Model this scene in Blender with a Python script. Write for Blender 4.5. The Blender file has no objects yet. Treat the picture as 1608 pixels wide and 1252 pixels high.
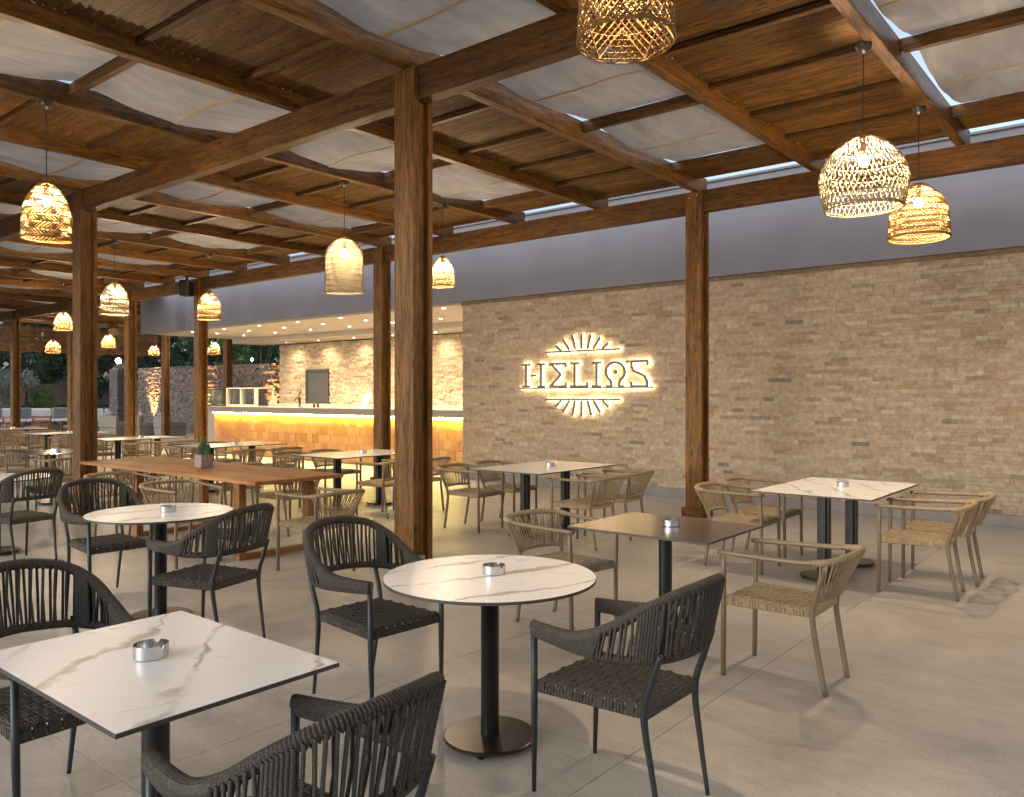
import bpy, math, random
import numpy as np
from math import sin, cos, pi, radians
random.seed(7); rng = np.random.default_rng(7)
scene = bpy.context.scene
C = scene.collection

# ------------------------------------------------------------------ camera, sky, sun, exposure
cam_d = bpy.data.cameras.new('camera'); cam = bpy.data.objects.new('camera', cam_d); C.objects.link(cam)
cam.location = (0, 0, 1.6); cam.rotation_euler = (radians(90), 0, radians(39.3))
cam_d.sensor_width = 36; cam_d.lens = 1265 / 1608 * 36
cam_d.shift_y = (620.5 - 626) / 1608
cam_d.clip_start = 0.05; cam_d.clip_end = 600
scene.camera = cam
world = bpy.data.worlds.new('World'); scene.world = world; world.use_nodes = True
wn = world.node_tree.nodes; wl = world.node_tree.links; wn.clear()
sky = wn.new('ShaderNodeTexSky'); sky.sky_type = 'NISHITA'; sky.sun_disc = False
sky.sun_elevation = radians(14); sky.sun_rotation = radians(200)
sky.air_density = 1.0; sky.dust_density = 3.0; sky.ozone_density = 4.0
bg = wn.new('ShaderNodeBackground'); bg.inputs['Strength'].default_value = 0.15
wo = wn.new('ShaderNodeOutputWorld')
hs = wn.new('ShaderNodeHueSaturation'); hs.inputs['Saturation'].default_value = 0.58
wl.new(sky.outputs[0], hs.inputs['Color']); wl.new(hs.outputs[0], bg.inputs[0]); wl.new(bg.outputs[0], wo.inputs[0])
sun_d = bpy.data.lights.new('sun', 'SUN'); sun_d.energy = 0.12; sun_d.angle = radians(25); sun_d.color = (1, .9, .8)
sun = bpy.data.objects.new('sun', sun_d); C.objects.link(sun)
sun.rotation_euler = (radians(76), 0, radians(160))
scene.view_settings.view_transform = 'Standard'; scene.view_settings.look = 'None'
scene.view_settings.exposure = 1.17; scene.view_settings.gamma = 1.0
scene.view_settings.use_curve_mapping = False
scene.cycles.use_denoising = True
scene.cycles.max_bounces = 7; scene.cycles.diffuse_bounces = 4; scene.cycles.glossy_bounces = 3
scene.cycles.transmission_bounces = 4; scene.cycles.transparent_max_bounces = 6
scene.cycles.sample_clamp_indirect = 4.0

LAMP = (1.0, .765, .51)      # colour of the warm lamps
E_BULB, E_DOWN, E_WASH, E_LED, E_SIGN, E_UP = 1250, 120, 34, 145, 16, 3000

# ------------------------------------------------------------------ helpers
class MB:
    def __init__(s): s.v = []; s.f = []; s.m = []; s.n = 0; s.t = []
    def add(s, vs, fs, m=0, tint=None):
        o = s.n
        s.v.extend([tuple(map(float, p)) for p in vs]); s.n += len(vs)
        s.f.extend([tuple(i + o for i in f) for f in fs]); s.m.extend([m] * len(fs))
        if tint is not None: s.t.extend([tint] * len(fs))
        return s
    def box(s, x0, x1, y0, y1, z0, z1, m=0, tint=None):
        v = [(x, y, z) for x in (x0, x1) for y in (y0, y1) for z in (z0, z1)]
        f = [(0, 1, 3, 2), (4, 6, 7, 5), (0, 4, 5, 1), (2, 3, 7, 6), (0, 2, 6, 4), (1, 5, 7, 3)]
        return s.add(v, f, m, tint)
    def bev(s, x0, x1, y0, y1, z0, z1, b=.004, m=0):
        """box with chamfered edges"""
        V = []; idx = {}
        for ix, (x, xi) in enumerate(((x0, x0 + b), (x1, x1 - b))):
            for iy, (y, yi) in enumerate(((y0, y0 + b), (y1, y1 - b))):
                for iz, (z, zi) in enumerate(((z0, z0 + b), (z1, z1 - b))):
                    for k, p in enumerate(((x, yi, zi), (xi, y, zi), (xi, yi, z))):
                        idx[ix, iy, iz, k] = len(V); V.append(p)
        F = []; g = lambda a, b_, c, k: idx[a, b_, c, k]
        for a in (0, 1):
            F.append([g(a, 0, 0, 0), g(a, 1, 0, 0), g(a, 1, 1, 0), g(a, 0, 1, 0)][::1 if a else -1])
            F.append([g(0, a, 0, 1), g(1, a, 0, 1), g(1, a, 1, 1), g(0, a, 1, 1)][::-1 if a else 1])
            F.append([g(0, 0, a, 2), g(1, 0, a, 2), g(1, 1, a, 2), g(0, 1, a, 2)][::1 if a else -1])
        for a in (0, 1):
            for b_ in (0, 1):
                F.append([g(a, b_, 0, 0), g(a, b_, 1, 0), g(a, b_, 1, 1), g(a, b_, 0, 1)])
                F.append([g(a, 0, b_, 0), g(a, 1, b_, 0), g(a, 1, b_, 2), g(a, 0, b_, 2)])
                F.append([g(0, a, b_, 1), g(1, a, b_, 1), g(1, a, b_, 2), g(0, a, b_, 2)])
        for a in (0, 1):
            for b_ in (0, 1):
                for c in (0, 1): F.append([g(a, b_, c, 0), g(a, b_, c, 1), g(a, b_, c, 2)])
        return s.add(V, F, m)
    def tube(s, path, r, k=6, m=0, cap=True, closed=False, sy=1.0):
        P = np.array(path, float); n = len(P)
        R = np.full(n, r, float) if np.isscalar(r) else np.array(r, float)
        if closed: T = np.roll(P, -1, 0) - np.roll(P, 1, 0)
        else:
            T = np.empty_like(P); T[1:-1] = P[2:] - P[:-2]; T[0] = P[1] - P[0]; T[-1] = P[-1] - P[-2]
        T /= np.linalg.norm(T, axis=1)[:, None] + 1e-12
        a = np.array([0, 0, 1.]) if abs(T[0][2]) < .9 else np.array([1., 0, 0])
        N = np.empty_like(P); u = np.cross(T[0], a); u /= np.linalg.norm(u)
        for i in range(n):
            u = u - T[i] * np.dot(u, T[i]); u /= np.linalg.norm(u) + 1e-12; N[i] = u
        B = np.cross(T, N)
        an = np.arange(k) * 2 * pi / k
        V = (P[:, None, :] + R[:, None, None] * (np.cos(an)[None, :, None] * N[:, None, :] + sy * np.sin(an)[None, :, None] * B[:, None, :])).reshape(-1, 3)
        F = []
        for i in range(n if closed else n - 1):
            a0 = i * k; b0 = ((i + 1) % n) * k
            for j in range(k):
                j2 = (j + 1) % k; F.append((a0 + j, a0 + j2, b0 + j2, b0 + j))
        if cap and not closed:
            F.append(tuple(range(k))[::-1]); F.append(tuple((n - 1) * k + j for j in range(k)))
        return s.add(V, F, m)
    def lathe(s, prof, k=24, c=(0, 0, 0), m=0, cap0=False, cap1=False):
        V = []; F = []
        for r, z in prof:
            for j in range(k):
                a = 2 * pi * j / k; V.append((c[0] + r * cos(a), c[1] + r * sin(a), c[2] + z))
        for i in range(len(prof) - 1):
            for j in range(k):
                j2 = (j + 1) % k; F.append((i * k + j, i * k + j2, (i + 1) * k + j2, (i + 1) * k + j))
        if cap0: F.append(tuple(range(k))[::-1])
        if cap1: F.append(tuple((len(prof) - 1) * k + j for j in range(k)))
        return s.add(V, F, m)
    def mesh(s, name, mats, smooth=False):
        me = bpy.data.meshes.new(name); me.from_pydata(s.v, [], s.f)
        for mt in (mats if isinstance(mats, (list, tuple)) else [mats]): me.materials.append(mt)
        if any(s.m): me.polygons.foreach_set('material_index', s.m)
        if len(s.t) == len(s.f) and s.t:
            at = me.attributes.new('tint', 'FLOAT', 'FACE'); at.data.foreach_set('value', s.t)
        me.polygons.foreach_set('use_smooth', [smooth] * len(s.f))
        me.update(); return me
    def obj(s, name, mats, parent=None, loc=(0, 0, 0), rz=0, smooth=False):
        return link(name, s.mesh(name, mats, smooth), parent, loc, rz)

def link(name, me, parent=None, loc=(0, 0, 0), rz=0):
    o = bpy.data.objects.new(name, me); C.objects.link(o); o.parent = parent
    o.location = loc; o.rotation_euler = (0, 0, rz); return o
def tag(o, label=None, cat=None, group=None, kind=None):
    for k, v in (('label', label), ('category', cat), ('group', group), ('kind', kind)):
        if v: o[k] = v
    return o
def thing(name, label, cat, loc=(0, 0, 0), rz=0, group=None):
    o = bpy.data.objects.new(name, None); C.objects.link(o); o.empty_display_size = .1
    o.location = loc; o.rotation_euler = (0, 0, rz); return tag(o, label, cat, group)
def copy_tree(o, parent=None):
    c = o.copy(); C.objects.link(c); c.parent = parent
    for ch in KIDS.get(o, []) or list(o.children): copy_tree(ch, c)
    return c
KIDS = {}
def smooth_path(pts, n=8):
    """Catmull-Rom through pts"""
    P = [np.array(p, float) for p in pts]; P = [2 * P[0] - P[1]] + P + [2 * P[-1] - P[-2]]; out = []
    for i in range(1, len(P) - 2):
        p0, p1, p2, p3 = P[i - 1:i + 3]
        for j in range(n):
            t = j / n
            out.append(.5 * ((2 * p1) + (-p0 + p2) * t + (2 * p0 - 5 * p1 + 4 * p2 - p3) * t * t + (-p0 + 3 * p1 - 3 * p2 + p3) * t ** 3))
    out.append(P[-2]); return np.array(out)
def resample(P, n):
    d = np.r_[0, np.cumsum(np.linalg.norm(np.diff(P, axis=0), axis=1))]; t = np.linspace(0, d[-1], n)
    return np.stack([np.interp(t, d, P[:, i]) for i in range(3)], 1)

# ------------------------------------------------------------------ materials
class NT:
    def __init__(s, name):
        s.mat = bpy.data.materials.new(name); s.mat.use_nodes = True; s.nt = s.mat.node_tree
        s.b = s.nt.nodes['Principled BSDF']; s.out = s.nt.nodes['Material Output']
    def n(s, t, **k):
        nd = s.nt.nodes.new('ShaderNode' + t)
        for a, v in k.items(): setattr(nd, a, v)
        return nd
    def l(s, a, b): s.nt.links.new(a, b)
    def val(s, sock, v):
        if hasattr(v, 'links') or isinstance(v, bpy.types.NodeSocket): s.l(v, sock)
        else: sock.default_value = v
    def math(s, op, a, b=0.0, clamp=False):
        nd = s.n('Math', operation=op, use_clamp=clamp); s.val(nd.inputs[0], a); s.val(nd.inputs[1], b); return nd.outputs[0]
    def vmath(s, op, a, b):
        nd = s.n('VectorMath', operation=op); s.val(nd.inputs[0], a); s.val(nd.inputs[1], b); return nd.outputs[0]
    def noise(s, vec, scale, detail=4, rough=.55, dist=0):
        nd = s.n('TexNoise'); s.val(nd.inputs['Scale'], scale); nd.inputs['Detail'].default_value = detail
        nd.inputs['Roughness'].default_value = rough; nd.inputs['Distortion'].default_value = dist
        s.l(vec, nd.inputs['Vector']); return nd.outputs['Fac']
    def ramp(s, fac, stops):
        nd = s.n('ValToRGB'); cr = nd.color_ramp
        while len(cr.elements) < len(stops): cr.elements.new(.5)
        for e, (p, c) in zip(cr.elements, stops): e.position = p; e.color = (*c, 1) if len(c) == 3 else c
        s.l(fac, nd.inputs[0]); return nd.outputs[0]
    def mix(s, fac, a, b, blend='MIX'):
        nd = s.n('Mix', data_type='RGBA', blend_type=blend); s.val(nd.inputs[0], fac)
        for sk, v in ((nd.inputs[6], a), (nd.inputs[7], b)):
            s.val(sk, (*v, 1) if isinstance(v, tuple) and len(v) == 3 else v)
        return nd.outputs[2]
    def bump(s, h, strength=.3, dist=.01):
        nd = s.n('Bump'); nd.inputs['Strength'].default_value = strength; nd.inputs['Distance'].default_value = dist
        s.l(h, nd.inputs['Height']); s.l(nd.outputs[0], s.b.inputs['Normal'])
    def pos(s): return s.n('NewGeometry').outputs['Position']
    def objc(s, rand=True):
        o = s.n('TexCoord').outputs['Object']
        if not rand: return o
        r = s.n('ObjectInfo').outputs['Random']; cx = s.n('CombineXYZ')
        m = s.math('MULTIPLY', r, 37.0)
        for i in range(3): s.l(m, cx.inputs[i])
        return s.vmath('ADD', o, cx.outputs[0])

def plain(name, col, rough=.5, metal=0., var=.0, vs=6., bump=0., bs=60., spec=.5, coat=0.):
    t = NT(name); t.b.inputs['Roughness'].default_value = rough; t.b.inputs['Metallic'].default_value = metal
    t.b.inputs['Specular IOR Level'].default_value = spec
    if coat: t.b.inputs['Coat Weight'].default_value = coat; t.b.inputs['Coat Roughness'].default_value = .15
    p = t.objc()
    if var:
        f = t.noise(p, vs, 5)
        lo = tuple(c * (1 - var) for c in col); hi = tuple(min(1, c * (1 + var)) for c in col)
        t.l(t.ramp(f, [(.3, lo), (.7, hi)]), t.b.inputs['Base Color'])
    else: t.b.inputs['Base Color'].default_value = (*col, 1)
    if bump: t.bump(t.noise(p, bs, 3), bump, .004)
    return t.mat
def emit(name, col, strength):
    t = NT(name); t.nt.nodes.remove(t.b); e = t.n('Emission')
    e.inputs[0].default_value = (*col, 1); e.inputs[1].default_value = strength
    t.l(e.outputs[0], t.out.inputs[0]); return t.mat
def wood(name, dark, light, stretch, rough=.5, world=True, knots=True, bump=.25):
    """stained softwood: long grain streaks, darker bands and knots; stretch = noise scale per axis"""
    t = NT(name)
    p = t.pos() if world else t.objc()
    if world:
        r = t.n('ObjectInfo').outputs['Random']; cx = t.n('CombineXYZ'); m = t.math('MULTIPLY', r, 19.0)
        for i in range(3): t.l(m, cx.inputs[i])
        p = t.vmath('ADD', p, cx.outputs[0])
    q = t.vmath('MULTIPLY', p, stretch)
    g = t.noise(q, 1.0, 7, .62, .6)
    g2 = t.noise(t.vmath('MULTIPLY', q, (4, 4, 4)), 1.0, 3, .6)
    f = t.math('ADD', t.math('MULTIPLY', g, .55), t.math('MULTIPLY', g2, .45))
    mid = tuple((a + b) / 2 for a, b in zip(dark, light))
    c = t.ramp(f, [(.34, dark), (.5, mid), (.64, light)])
    if knots:
        v = t.n('TexVoronoi'); v.inputs['Scale'].default_value = 1.0; v.inputs['Randomness'].default_value = 1
        ks = tuple(s_ * .30 + 1.5 for s_ in stretch)
        t.l(t.vmath('MULTIPLY', p, ks), v.inputs['Vector'])
        k = t.ramp(v.outputs['Distance'], [(.05, (1, 1, 1)), (.15, (0, 0, 0))])
        c = t.mix(t.math('MULTIPLY', k, .8), c, tuple(x * .22 for x in dark))
    big = t.noise(p, .9, 3)
    c = t.mix(1.0, c, t.ramp(big, [(.3, (.72, .70, .68)), (.7, (1.12, 1.1, 1.08))]), 'MULTIPLY')
    rr = t.n('ObjectInfo').outputs['Random']
    c = t.mix(1.0, c, t.ramp(rr, [(0, (.78, .76, .74)), (1, (1.18, 1.18, 1.2))]), 'MULTIPLY')
    t.l(c, t.b.inputs['Base Color']); t.b.inputs['Roughness'].default_value = rough + .14; t.b.inputs['Specular IOR Level'].default_value = .3
    t.bump(f, bump, .006); return t.mat
def stone(name, tints, use_attr, relief=1.0, scale=1.0):
    """split faced travertine; one tint per stone, pitted and rough"""
    t = NT(name); p = t.pos()
    if use_attr:
        a = t.n('Attribute', attribute_name='tint'); f = a.outputs['Fac']
    else: f = t.n('ObjectInfo').outputs['Random']
    nd = t.ramp(f, tints)
    n1 = t.noise(p, 14 * scale, 6, .6); n2 = t.noise(t.vmath('MULTIPLY', p, (1, 1, 2.4)), 55 * scale, 4, .7)
    c = t.mix(1.0, nd, t.ramp(n1, [(.3, (.74, .71, .67)), (.7, (1.18, 1.17, 1.15))]), 'MULTIPLY')
    pit = t.ramp(n2, [(.27, (.42, .36, .3)), (.40, (1, 1, 1))])
    c = t.mix(.85, c, pit, 'MULTIPLY')
    t.l(c, t.b.inputs['Base Color']); t.b.inputs['Roughness'].default_value = .82
    t.b.inputs['Specular IOR Level'].default_value = .25
    h = t.math('ADD', t.math('MULTIPLY', t.noise(p, 22 * scale, 5, .65), 1.0), t.math('MULTIPLY', n2, .5))
    t.bump(h, min(1, .75 * relief), .022 * relief); return t.mat
TR = [(0, (.20, .175, .15)), (.02, (.29, .235, .18)), (.10, (.335, .25, .17)), (.25, (.41, .305, .235)), (.42, (.375, .30, .222)), (.6, (.40, .325, .245)), (.88, (.43, .355, .27)), (1, (.47, .395, .305))]
TRB = [(0, (.38, .31, .22)), (.5, (.52, .43, .31)), (1, (.62, .53, .40))]
TRG = [(0, (.085, .075, .085)), (.5, (.125, .11, .118)), (1, (.17, .148, .15))]
M = {}
M['stone'] = stone('travertine', TR, False); M['stone_mass'] = stone('travertine_mass', TR, True)
M['stone_bar'] = stone('travertine_bar', TRB, True, 1.3); M['stone_garden'] = stone('garden_stone', TRG, True, 1.6, .7)
WD, WL = (.022, .0090, .0016), (.25, .112, .018)
M['wood_z'] = wood('stained_post', WD, WL, (24, 24, 2.4), .45)
M['wood_x'] = wood('stained_beam', (.018, .0074, .0014), (.175, .078, .0135), (2.4, 24, 24), .45)
M['wood_y'] = wood('stained_rafter', WD, WL, (24, 2.4, 24), .42)
M['board'] = wood('roof_board', (.026, .0110, .0022), (.22, .105, .020), (3.2, 30, 30), .5, world=False)
M['board_mass'] = wood('roof_board_mass', (.026, .0110, .0022), (.22, .105, .020), (3.2, 30, 30), .5)
M['teak'] = wood('teak', (.235, .105, .034), (.44, .215, .076), (1.8, 26, 26), .42, knots=False)
M['teak_leg'] = wood('teak_leg', (.21, .092, .03), (.40, .19, .066), (14, 14, 1.5), .42, knots=False)
M['plaster'] = plain('grey_plaster', (.168, .170, .200), .85, var=.07, vs=1.5, bump=.08, bs=90)
M['soffit'] = plain('soffit_paint', (.46, .42, .37), .8, var=.03, vs=2)
M['grout'] = plain('grout', (.23, .21, .185), .9); M['joint'] = plain('tile_joint', (.30, .275, .24), .9)
M['iron'] = plain('black_iron', (.016, .015, .014), .38, .35, var=.2)
M['bronze'] = plain('bronze_base', (.05, .038, .028), .3, .75, var=.15)
M['char'] = plain('charcoal_metal', (.030, .033, .035), .42, .25, var=.1)
M['taupe'] = plain('taupe_metal', (.20, .146, .088), .45, .1, var=.08)
M['steel'] = plain('steel', (.62, .62, .61), .22, 1.0)
M['black'] = plain('black_plastic', (.012, .012, .012), .4)
M['white'] = plain('white_cloth', (.72, .72, .74), .9, var=.05, bump=.1, bs=200)
M['pillow'] = plain('grey_cushion', (.22, .235, .25), .95, var=.08, bump=.1, bs=200)
M['rattan_grey'] = plain('grey_rattan', (.20, .195, .19), .7, var=.12, vs=30, bump=.5, bs=80)
M['brown_wood'] = plain('brown_wood', (.16, .065, .035), .5, var=.2)
M['glass'] = None
def rope(name, c0, c1, wave_axis=None):
    t = NT(name); p = t.objc(False)
    f = t.noise(p, 320, 3, .7); f2 = t.noise(p, 60, 3)
    t.l(t.mix(1.0, t.ramp(f, [(.35, c0), (.68, c1)]), t.ramp(f2, [(.3, (.8, .8, .8)), (.7, (1.15, 1.15, 1.15))]), 'MULTIPLY'), t.b.inputs['Base Color'])
    t.b.inputs['Roughness'].default_value = .8; t.b.inputs['Specular IOR Level'].default_value = .3
    h = f
    if wave_axis is not None:
        w = t.n('TexWave', wave_type='BANDS', bands_direction='XYZ'[wave_axis]); w.inputs['Scale'].default_value = 38
        w.inputs['Distortion'].default_value = .4; t.l(p, w.inputs['Vector'])
        h = t.math('ADD', t.math('MULTIPLY', f, .35), w.outputs['Fac'])
    t.bump(h, .7, .004); return t.mat
CH0, CH1 = (.019, .0168, .014), (.125, .108, .086)
TA0, TA1 = (.25, .178, .10), (.47, .36, .22)
M['rope_dark'] = rope('charcoal_rope', CH0, CH1); M['rope_dark_x'] = rope('charcoal_strap_x', CH0, CH1, 1); M['rope_dark_y'] = rope('charcoal_strap_y', CH0, CH1, 0)
M['rope_tan'] = rope('tan_rope', TA0, TA1); M['rope_tan_x'] = rope('tan_strap_x', TA0, TA1, 1); M['rope_tan_y'] = rope('tan_strap_y', TA0, TA1, 0)

def marble(name, base, vein, seed, amt=1.0, ang=0.0):
    t = NT(name); p = t.vmath('ADD', t.objc(False), (seed * .37, seed * .23, 0))
    def lines(deg, freq, warp, wscale, wid, wvar, m0, m1, mscale):
        rot = t.n('VectorRotate', rotation_type='Z_AXIS'); rot.inputs['Angle'].default_value = radians(deg); t.l(p, rot.inputs['Vector'])
        sx = t.n('SeparateXYZ'); t.l(rot.outputs[0], sx.inputs[0])
        n1 = t.noise(p, wscale, 7, .52, .3)
        u = t.math('ADD', t.math('MULTIPLY', sx.outputs[0], freq), t.math('MULTIPLY', n1, warp))
        d = t.math('ABSOLUTE', t.math('SUBTRACT', t.math('FRACT', u), .5))
        w = t.math('ADD', wid, t.math('MULTIPLY', t.math('POWER', t.noise(p, 5, 3), 3.0), wvar))
        v = t.math('SUBTRACT', 1.0, t.math('DIVIDE', d, w), True)
        v = t.math('POWER', v, .6)
        return t.math('MULTIPLY', v, t.ramp(t.noise(rot.outputs[0], mscale, 3), [(m0, (0, 0, 0)), (m1, (1, 1, 1))]))
    a = lines(-42 + ang, 3.1, 1.5, 1.7, .006, .46, .34, .44, 1.9)
    b = lines(20 + ang, 3.6, 2.6, 2.4, .005, .12, .47, .58, 2.6)
    c = lines(-60 + ang, 6.0, 3.0, 3.0, .003, .03, .50, .66, 2.1)
    f = t.math('MAXIMUM', t.math('MULTIPLY', a, .95), t.math('MAXIMUM', t.math('MULTIPLY', b, .6), t.math('MULTIPLY', c, .45)))
    f = t.math('MULTIPLY', t.math('MULTIPLY', f, amt), t.ramp(t.noise(p, 26, 4, .7), [(.25, (.45,) * 3), (.6, (1,) * 3)]), True)
    cl = t.ramp(t.noise(p, 2.2, 4), [(.3, tuple(x * .94 for x in base)), (.7, base)])
    t.l(t.mix(f, cl, vein), t.b.inputs['Base Color']); t.b.inputs['Roughness'].default_value = .34
    t.bump(t.noise(p, 160, 3), .03, .002); return t.mat
VEIN = (.215, .165, .115)
M['marble'] = [marble('marble_%d' % i, (.74, .73, .71), VEIN, 1 + i + 1.37 * i * i, .95, (0, 62, 55, 5)[i]) for i in range(4)]
M['lamplit'] = marble('lamplit_top', (.70, .67, .62), (.5, .46, .4), 9, .5)  # table top with the warm lamplight put into its base colour
def slate():
    t = NT('brown_slate'); p = t.objc(False)
    f = t.noise(t.vmath('MULTIPLY', p, (1, 7, 1)), 3.5, 8, .65, .8)
    t.l(t.ramp(f, [(.3, (.075, .058, .047)), (.5, (.115, .088, .07)), (.72, (.165, .13, .10))]), t.b.inputs['Base Color'])
    t.b.inputs['Roughness'].default_value = .2; t.bump(f, .02, .003); return t.mat
M['slate'] = slate()
M['edge'] = plain('dark_edge', (.05, .045, .04), .5)
def floor_mat(name):
    t = NT(name); p = t.pos(); r = t.n('ObjectInfo').outputs['Random']
    a = t.noise(p, 1.1, 6, .6, .6); b = t.noise(t.vmath('MULTIPLY', p, (1, 2.2, 1)), 4.5, 7, .65, .9); c = t.noise(p, 90, 3, .7)
    f = t.math('ADD', t.math('MULTIPLY', a, .5), t.math('MULTIPLY', b, .5))
    col = t.ramp(f, [(.36, (.315, .29, .252)), (.5, (.40, .372, .328)), (.64, (.48, .452, .405))])
    col = t.mix(1.0, col, t.ramp(c, [(.30, (.62, .6, .58)), (.44, (1, 1, 1)), (.75, (1.08, 1.08, 1.08))]), 'MULTIPLY')
    col = t.mix(1.0, col, t.ramp(r, [(0, (.95, .95, .95)), (1, (1.04, 1.04, 1.04))]), 'MULTIPLY')
    t.l(col, t.b.inputs['Base Color'])
    t.l(t.ramp(b, [(.3, (.34,) * 3), (.7, (.50,) * 3)]), t.b.inputs['Roughness'])
    t.b.inputs['Specular IOR Level'].default_value = .4
    t.bump(t.math('ADD', t.math('MULTIPLY', b, .6), t.math('MULTIPLY', c, .3)), .05, .006); return t.mat
M['floor'] = floor_mat('stone_floor_tile')
def fabric():
    t = NT('shade_cloth'); p = t.pos()
    f = t.noise(t.vmath('MULTIPLY', p, (2.2, .7, 1)), 2.2, 5, .6, .5)
    col = t.ramp(f, [(.3, (.29, .262, .228)), (.7, (.42, .385, .34))])
    wv = t.noise(p, 260, 2)
    t.l(col, t.b.inputs['Base Color']); t.b.inputs['Roughness'].default_value = .95; t.b.inputs['Specular IOR Level'].default_value = .1
    t.bump(t.math('ADD', f, t.math('MULTIPLY', wv, .2)), .25, .02)
    tr = t.n('BsdfTranslucent'); t.l(col, tr.inputs[0]); mx = t.n('MixShader'); mx.inputs[0].default_value = .33
    t.l(t.b.outputs[0], mx.inputs[1]); t.l(tr.outputs[0], mx.inputs[2]); t.l(mx.outputs[0], t.out.inputs[0]); return t.mat
M['fabric'] = fabric(); M['hem'] = plain('hem_cloth', (.40, .32, .22), .95, var=.1)
def wicker(name, col):
    t = NT(name); p = t.objc()
    f = t.noise(p, 45, 3); c = t.ramp(f, [(.3, tuple(x * .7 for x in col)), (.7, col)])
    t.l(c, t.b.inputs['Base Color']); t.b.inputs['Roughness'].default_value = .6
    tr = t.n('BsdfTranslucent'); t.l(c, tr.inputs[0]); mx = t.n('MixShader'); mx.inputs[0].default_value = .25
    t.l(t.b.outputs[0], mx.inputs[1]); t.l(tr.outputs[0], mx.inputs[2]); t.l(mx.outputs[0], t.out.inputs[0]); return t.mat
M['wicker_pale'] = wicker('pale_rattan', (.27, .215, .125)); M['wicker'] = wicker('honey_rattan', (.27, .155, .042))
def terracotta():
    t = NT('terracotta_tile'); p = t.pos(); r = t.n('ObjectInfo').outputs['Random']
    base = t.ramp(r, [(0, (.34, .15, .042)), (.5, (.44, .215, .058)), (1, (.50, .27, .08))])
    f = t.noise(p, 16, 5)
    t.l(t.mix(1.0, base, t.ramp(f, [(.3, (.8, .78, .75)), (.7, (1.15, 1.15, 1.15))]), 'MULTIPLY'), t.b.inputs['Base Color'])
    t.b.inputs['Roughness'].default_value = .38; t.bump(f, .3, .008); return t.mat
M['terracotta'] = terracotta()
def granite():
    t = NT('speckled_slab'); p = t.pos(); f = t.noise(p, 45, 6, .8)
    t.l(t.ramp(f, [(.36, (.07, .06, .05)), (.5, (.17, .15, .12)), (.66, (.27, .245, .205))]), t.b.inputs['Base Color'])
    t.b.inputs['Roughness'].default_value = .5; t.bump(f, .1, .004); return t.mat
M['granite'] = granite()
def leafy(name, a, b, tl=.3):
    t = NT(name); p = t.pos(); f = t.noise(p, 1.4, 3); g = t.noise(p, 9, 2)
    c = t.ramp(t.math('ADD', t.math('MULTIPLY', f, .5), t.math('MULTIPLY', g, .5)), [(.35, a), (.65, b)])
    t.l(c, t.b.inputs['Base Color']); t.b.inputs['Roughness'].default_value = .55
    tr = t.n('BsdfTranslucent'); t.l(c, tr.inputs[0]); mx = t.n('MixShader'); mx.inputs[0].default_value = tl
    t.l(t.b.outputs[0], mx.inputs[1]); t.l(tr.outputs[0], mx.inputs[2]); t.l(mx.outputs[0], t.out.inputs[0]); return t.mat
M['leaf_dark'] = leafy('dark_leaf', (.035, .062, .036), (.09, .14, .075))
M['leaf_green'] = leafy('green_leaf', (.045, .10, .035), (.10, .20, .06))
M['leaf_olive'] = leafy('olive_leaf', (.13, .165, .13), (.26, .30, .235))
M['leaf_bright'] = leafy('bright_leaf', (.06, .12, .03), (.16, .24, .06))
M['bark'] = plain('bark', (.12, .095, .07), .9, var=.3, bump=.6, bs=25)
M['bark_pale'] = plain('pale_bark', (.30, .25, .19), .9, var=.3, bump=.5, bs=25)
M['soil'] = plain('garden_soil', (.07, .06, .045), .95, var=.3, vs=.6, bump=.3, bs=12)
M['door'] = plain('grey_door', (.042, .043, .046), .55, var=.05)
M['bulb'] = emit('lamp_bulb', LAMP, E_BULB); M['down'] = emit('downlight_lens', (1, .8, .52), 60)
M['led'] = emit('led_strip', (1.0, .74, .11), E_LED); M['sign_led'] = emit('sign_led', (1.0, .80, .46), E_SIGN)
M['star'] = emit('garden_lamp', (1, .72, .34), 110); M['screen'] = emit('tablet_screen', (.75, .82, 1.0), 2.2)
M['sign'] = plain('sign_metal', (.10, .085, .06), .45, .3)
def glassm():
    t = NT('clear_glass'); t.nt.nodes.remove(t.b); g = t.n('BsdfGlossy'); g.inputs['Roughness'].default_value = .03
    tr = t.n('BsdfTransparent'); tr.inputs[0].default_value = (.9, .94, .92, 1); mx = t.n('MixShader'); mx.inputs[0].default_value = .07
    t.l(tr.outputs[0], mx.inputs[1]); t.l(g.outputs[0], mx.inputs[2]); t.l(mx.outputs[0], t.out.inputs[0]); return t.mat
M['glass'] = glassm()

# ================================================================== SETTING
CT, ST = cos(radians(39.3)), sin(radians(39.3))
def project(X, Y, Z):
    f = -ST * X + CT * Y; r = CT * X + ST * Y
    return (804 + 1265 * r / f, 620.5 + 1265 * (1.6 - Z) / f, f) if f > .05 else (None, None, f)
def inview(X, Y, Z, pad=60):
    px, py, f = project(X, Y, Z)
    return px is not None and -pad < px < 1608 + pad and -pad < py < 1252 + pad

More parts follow.
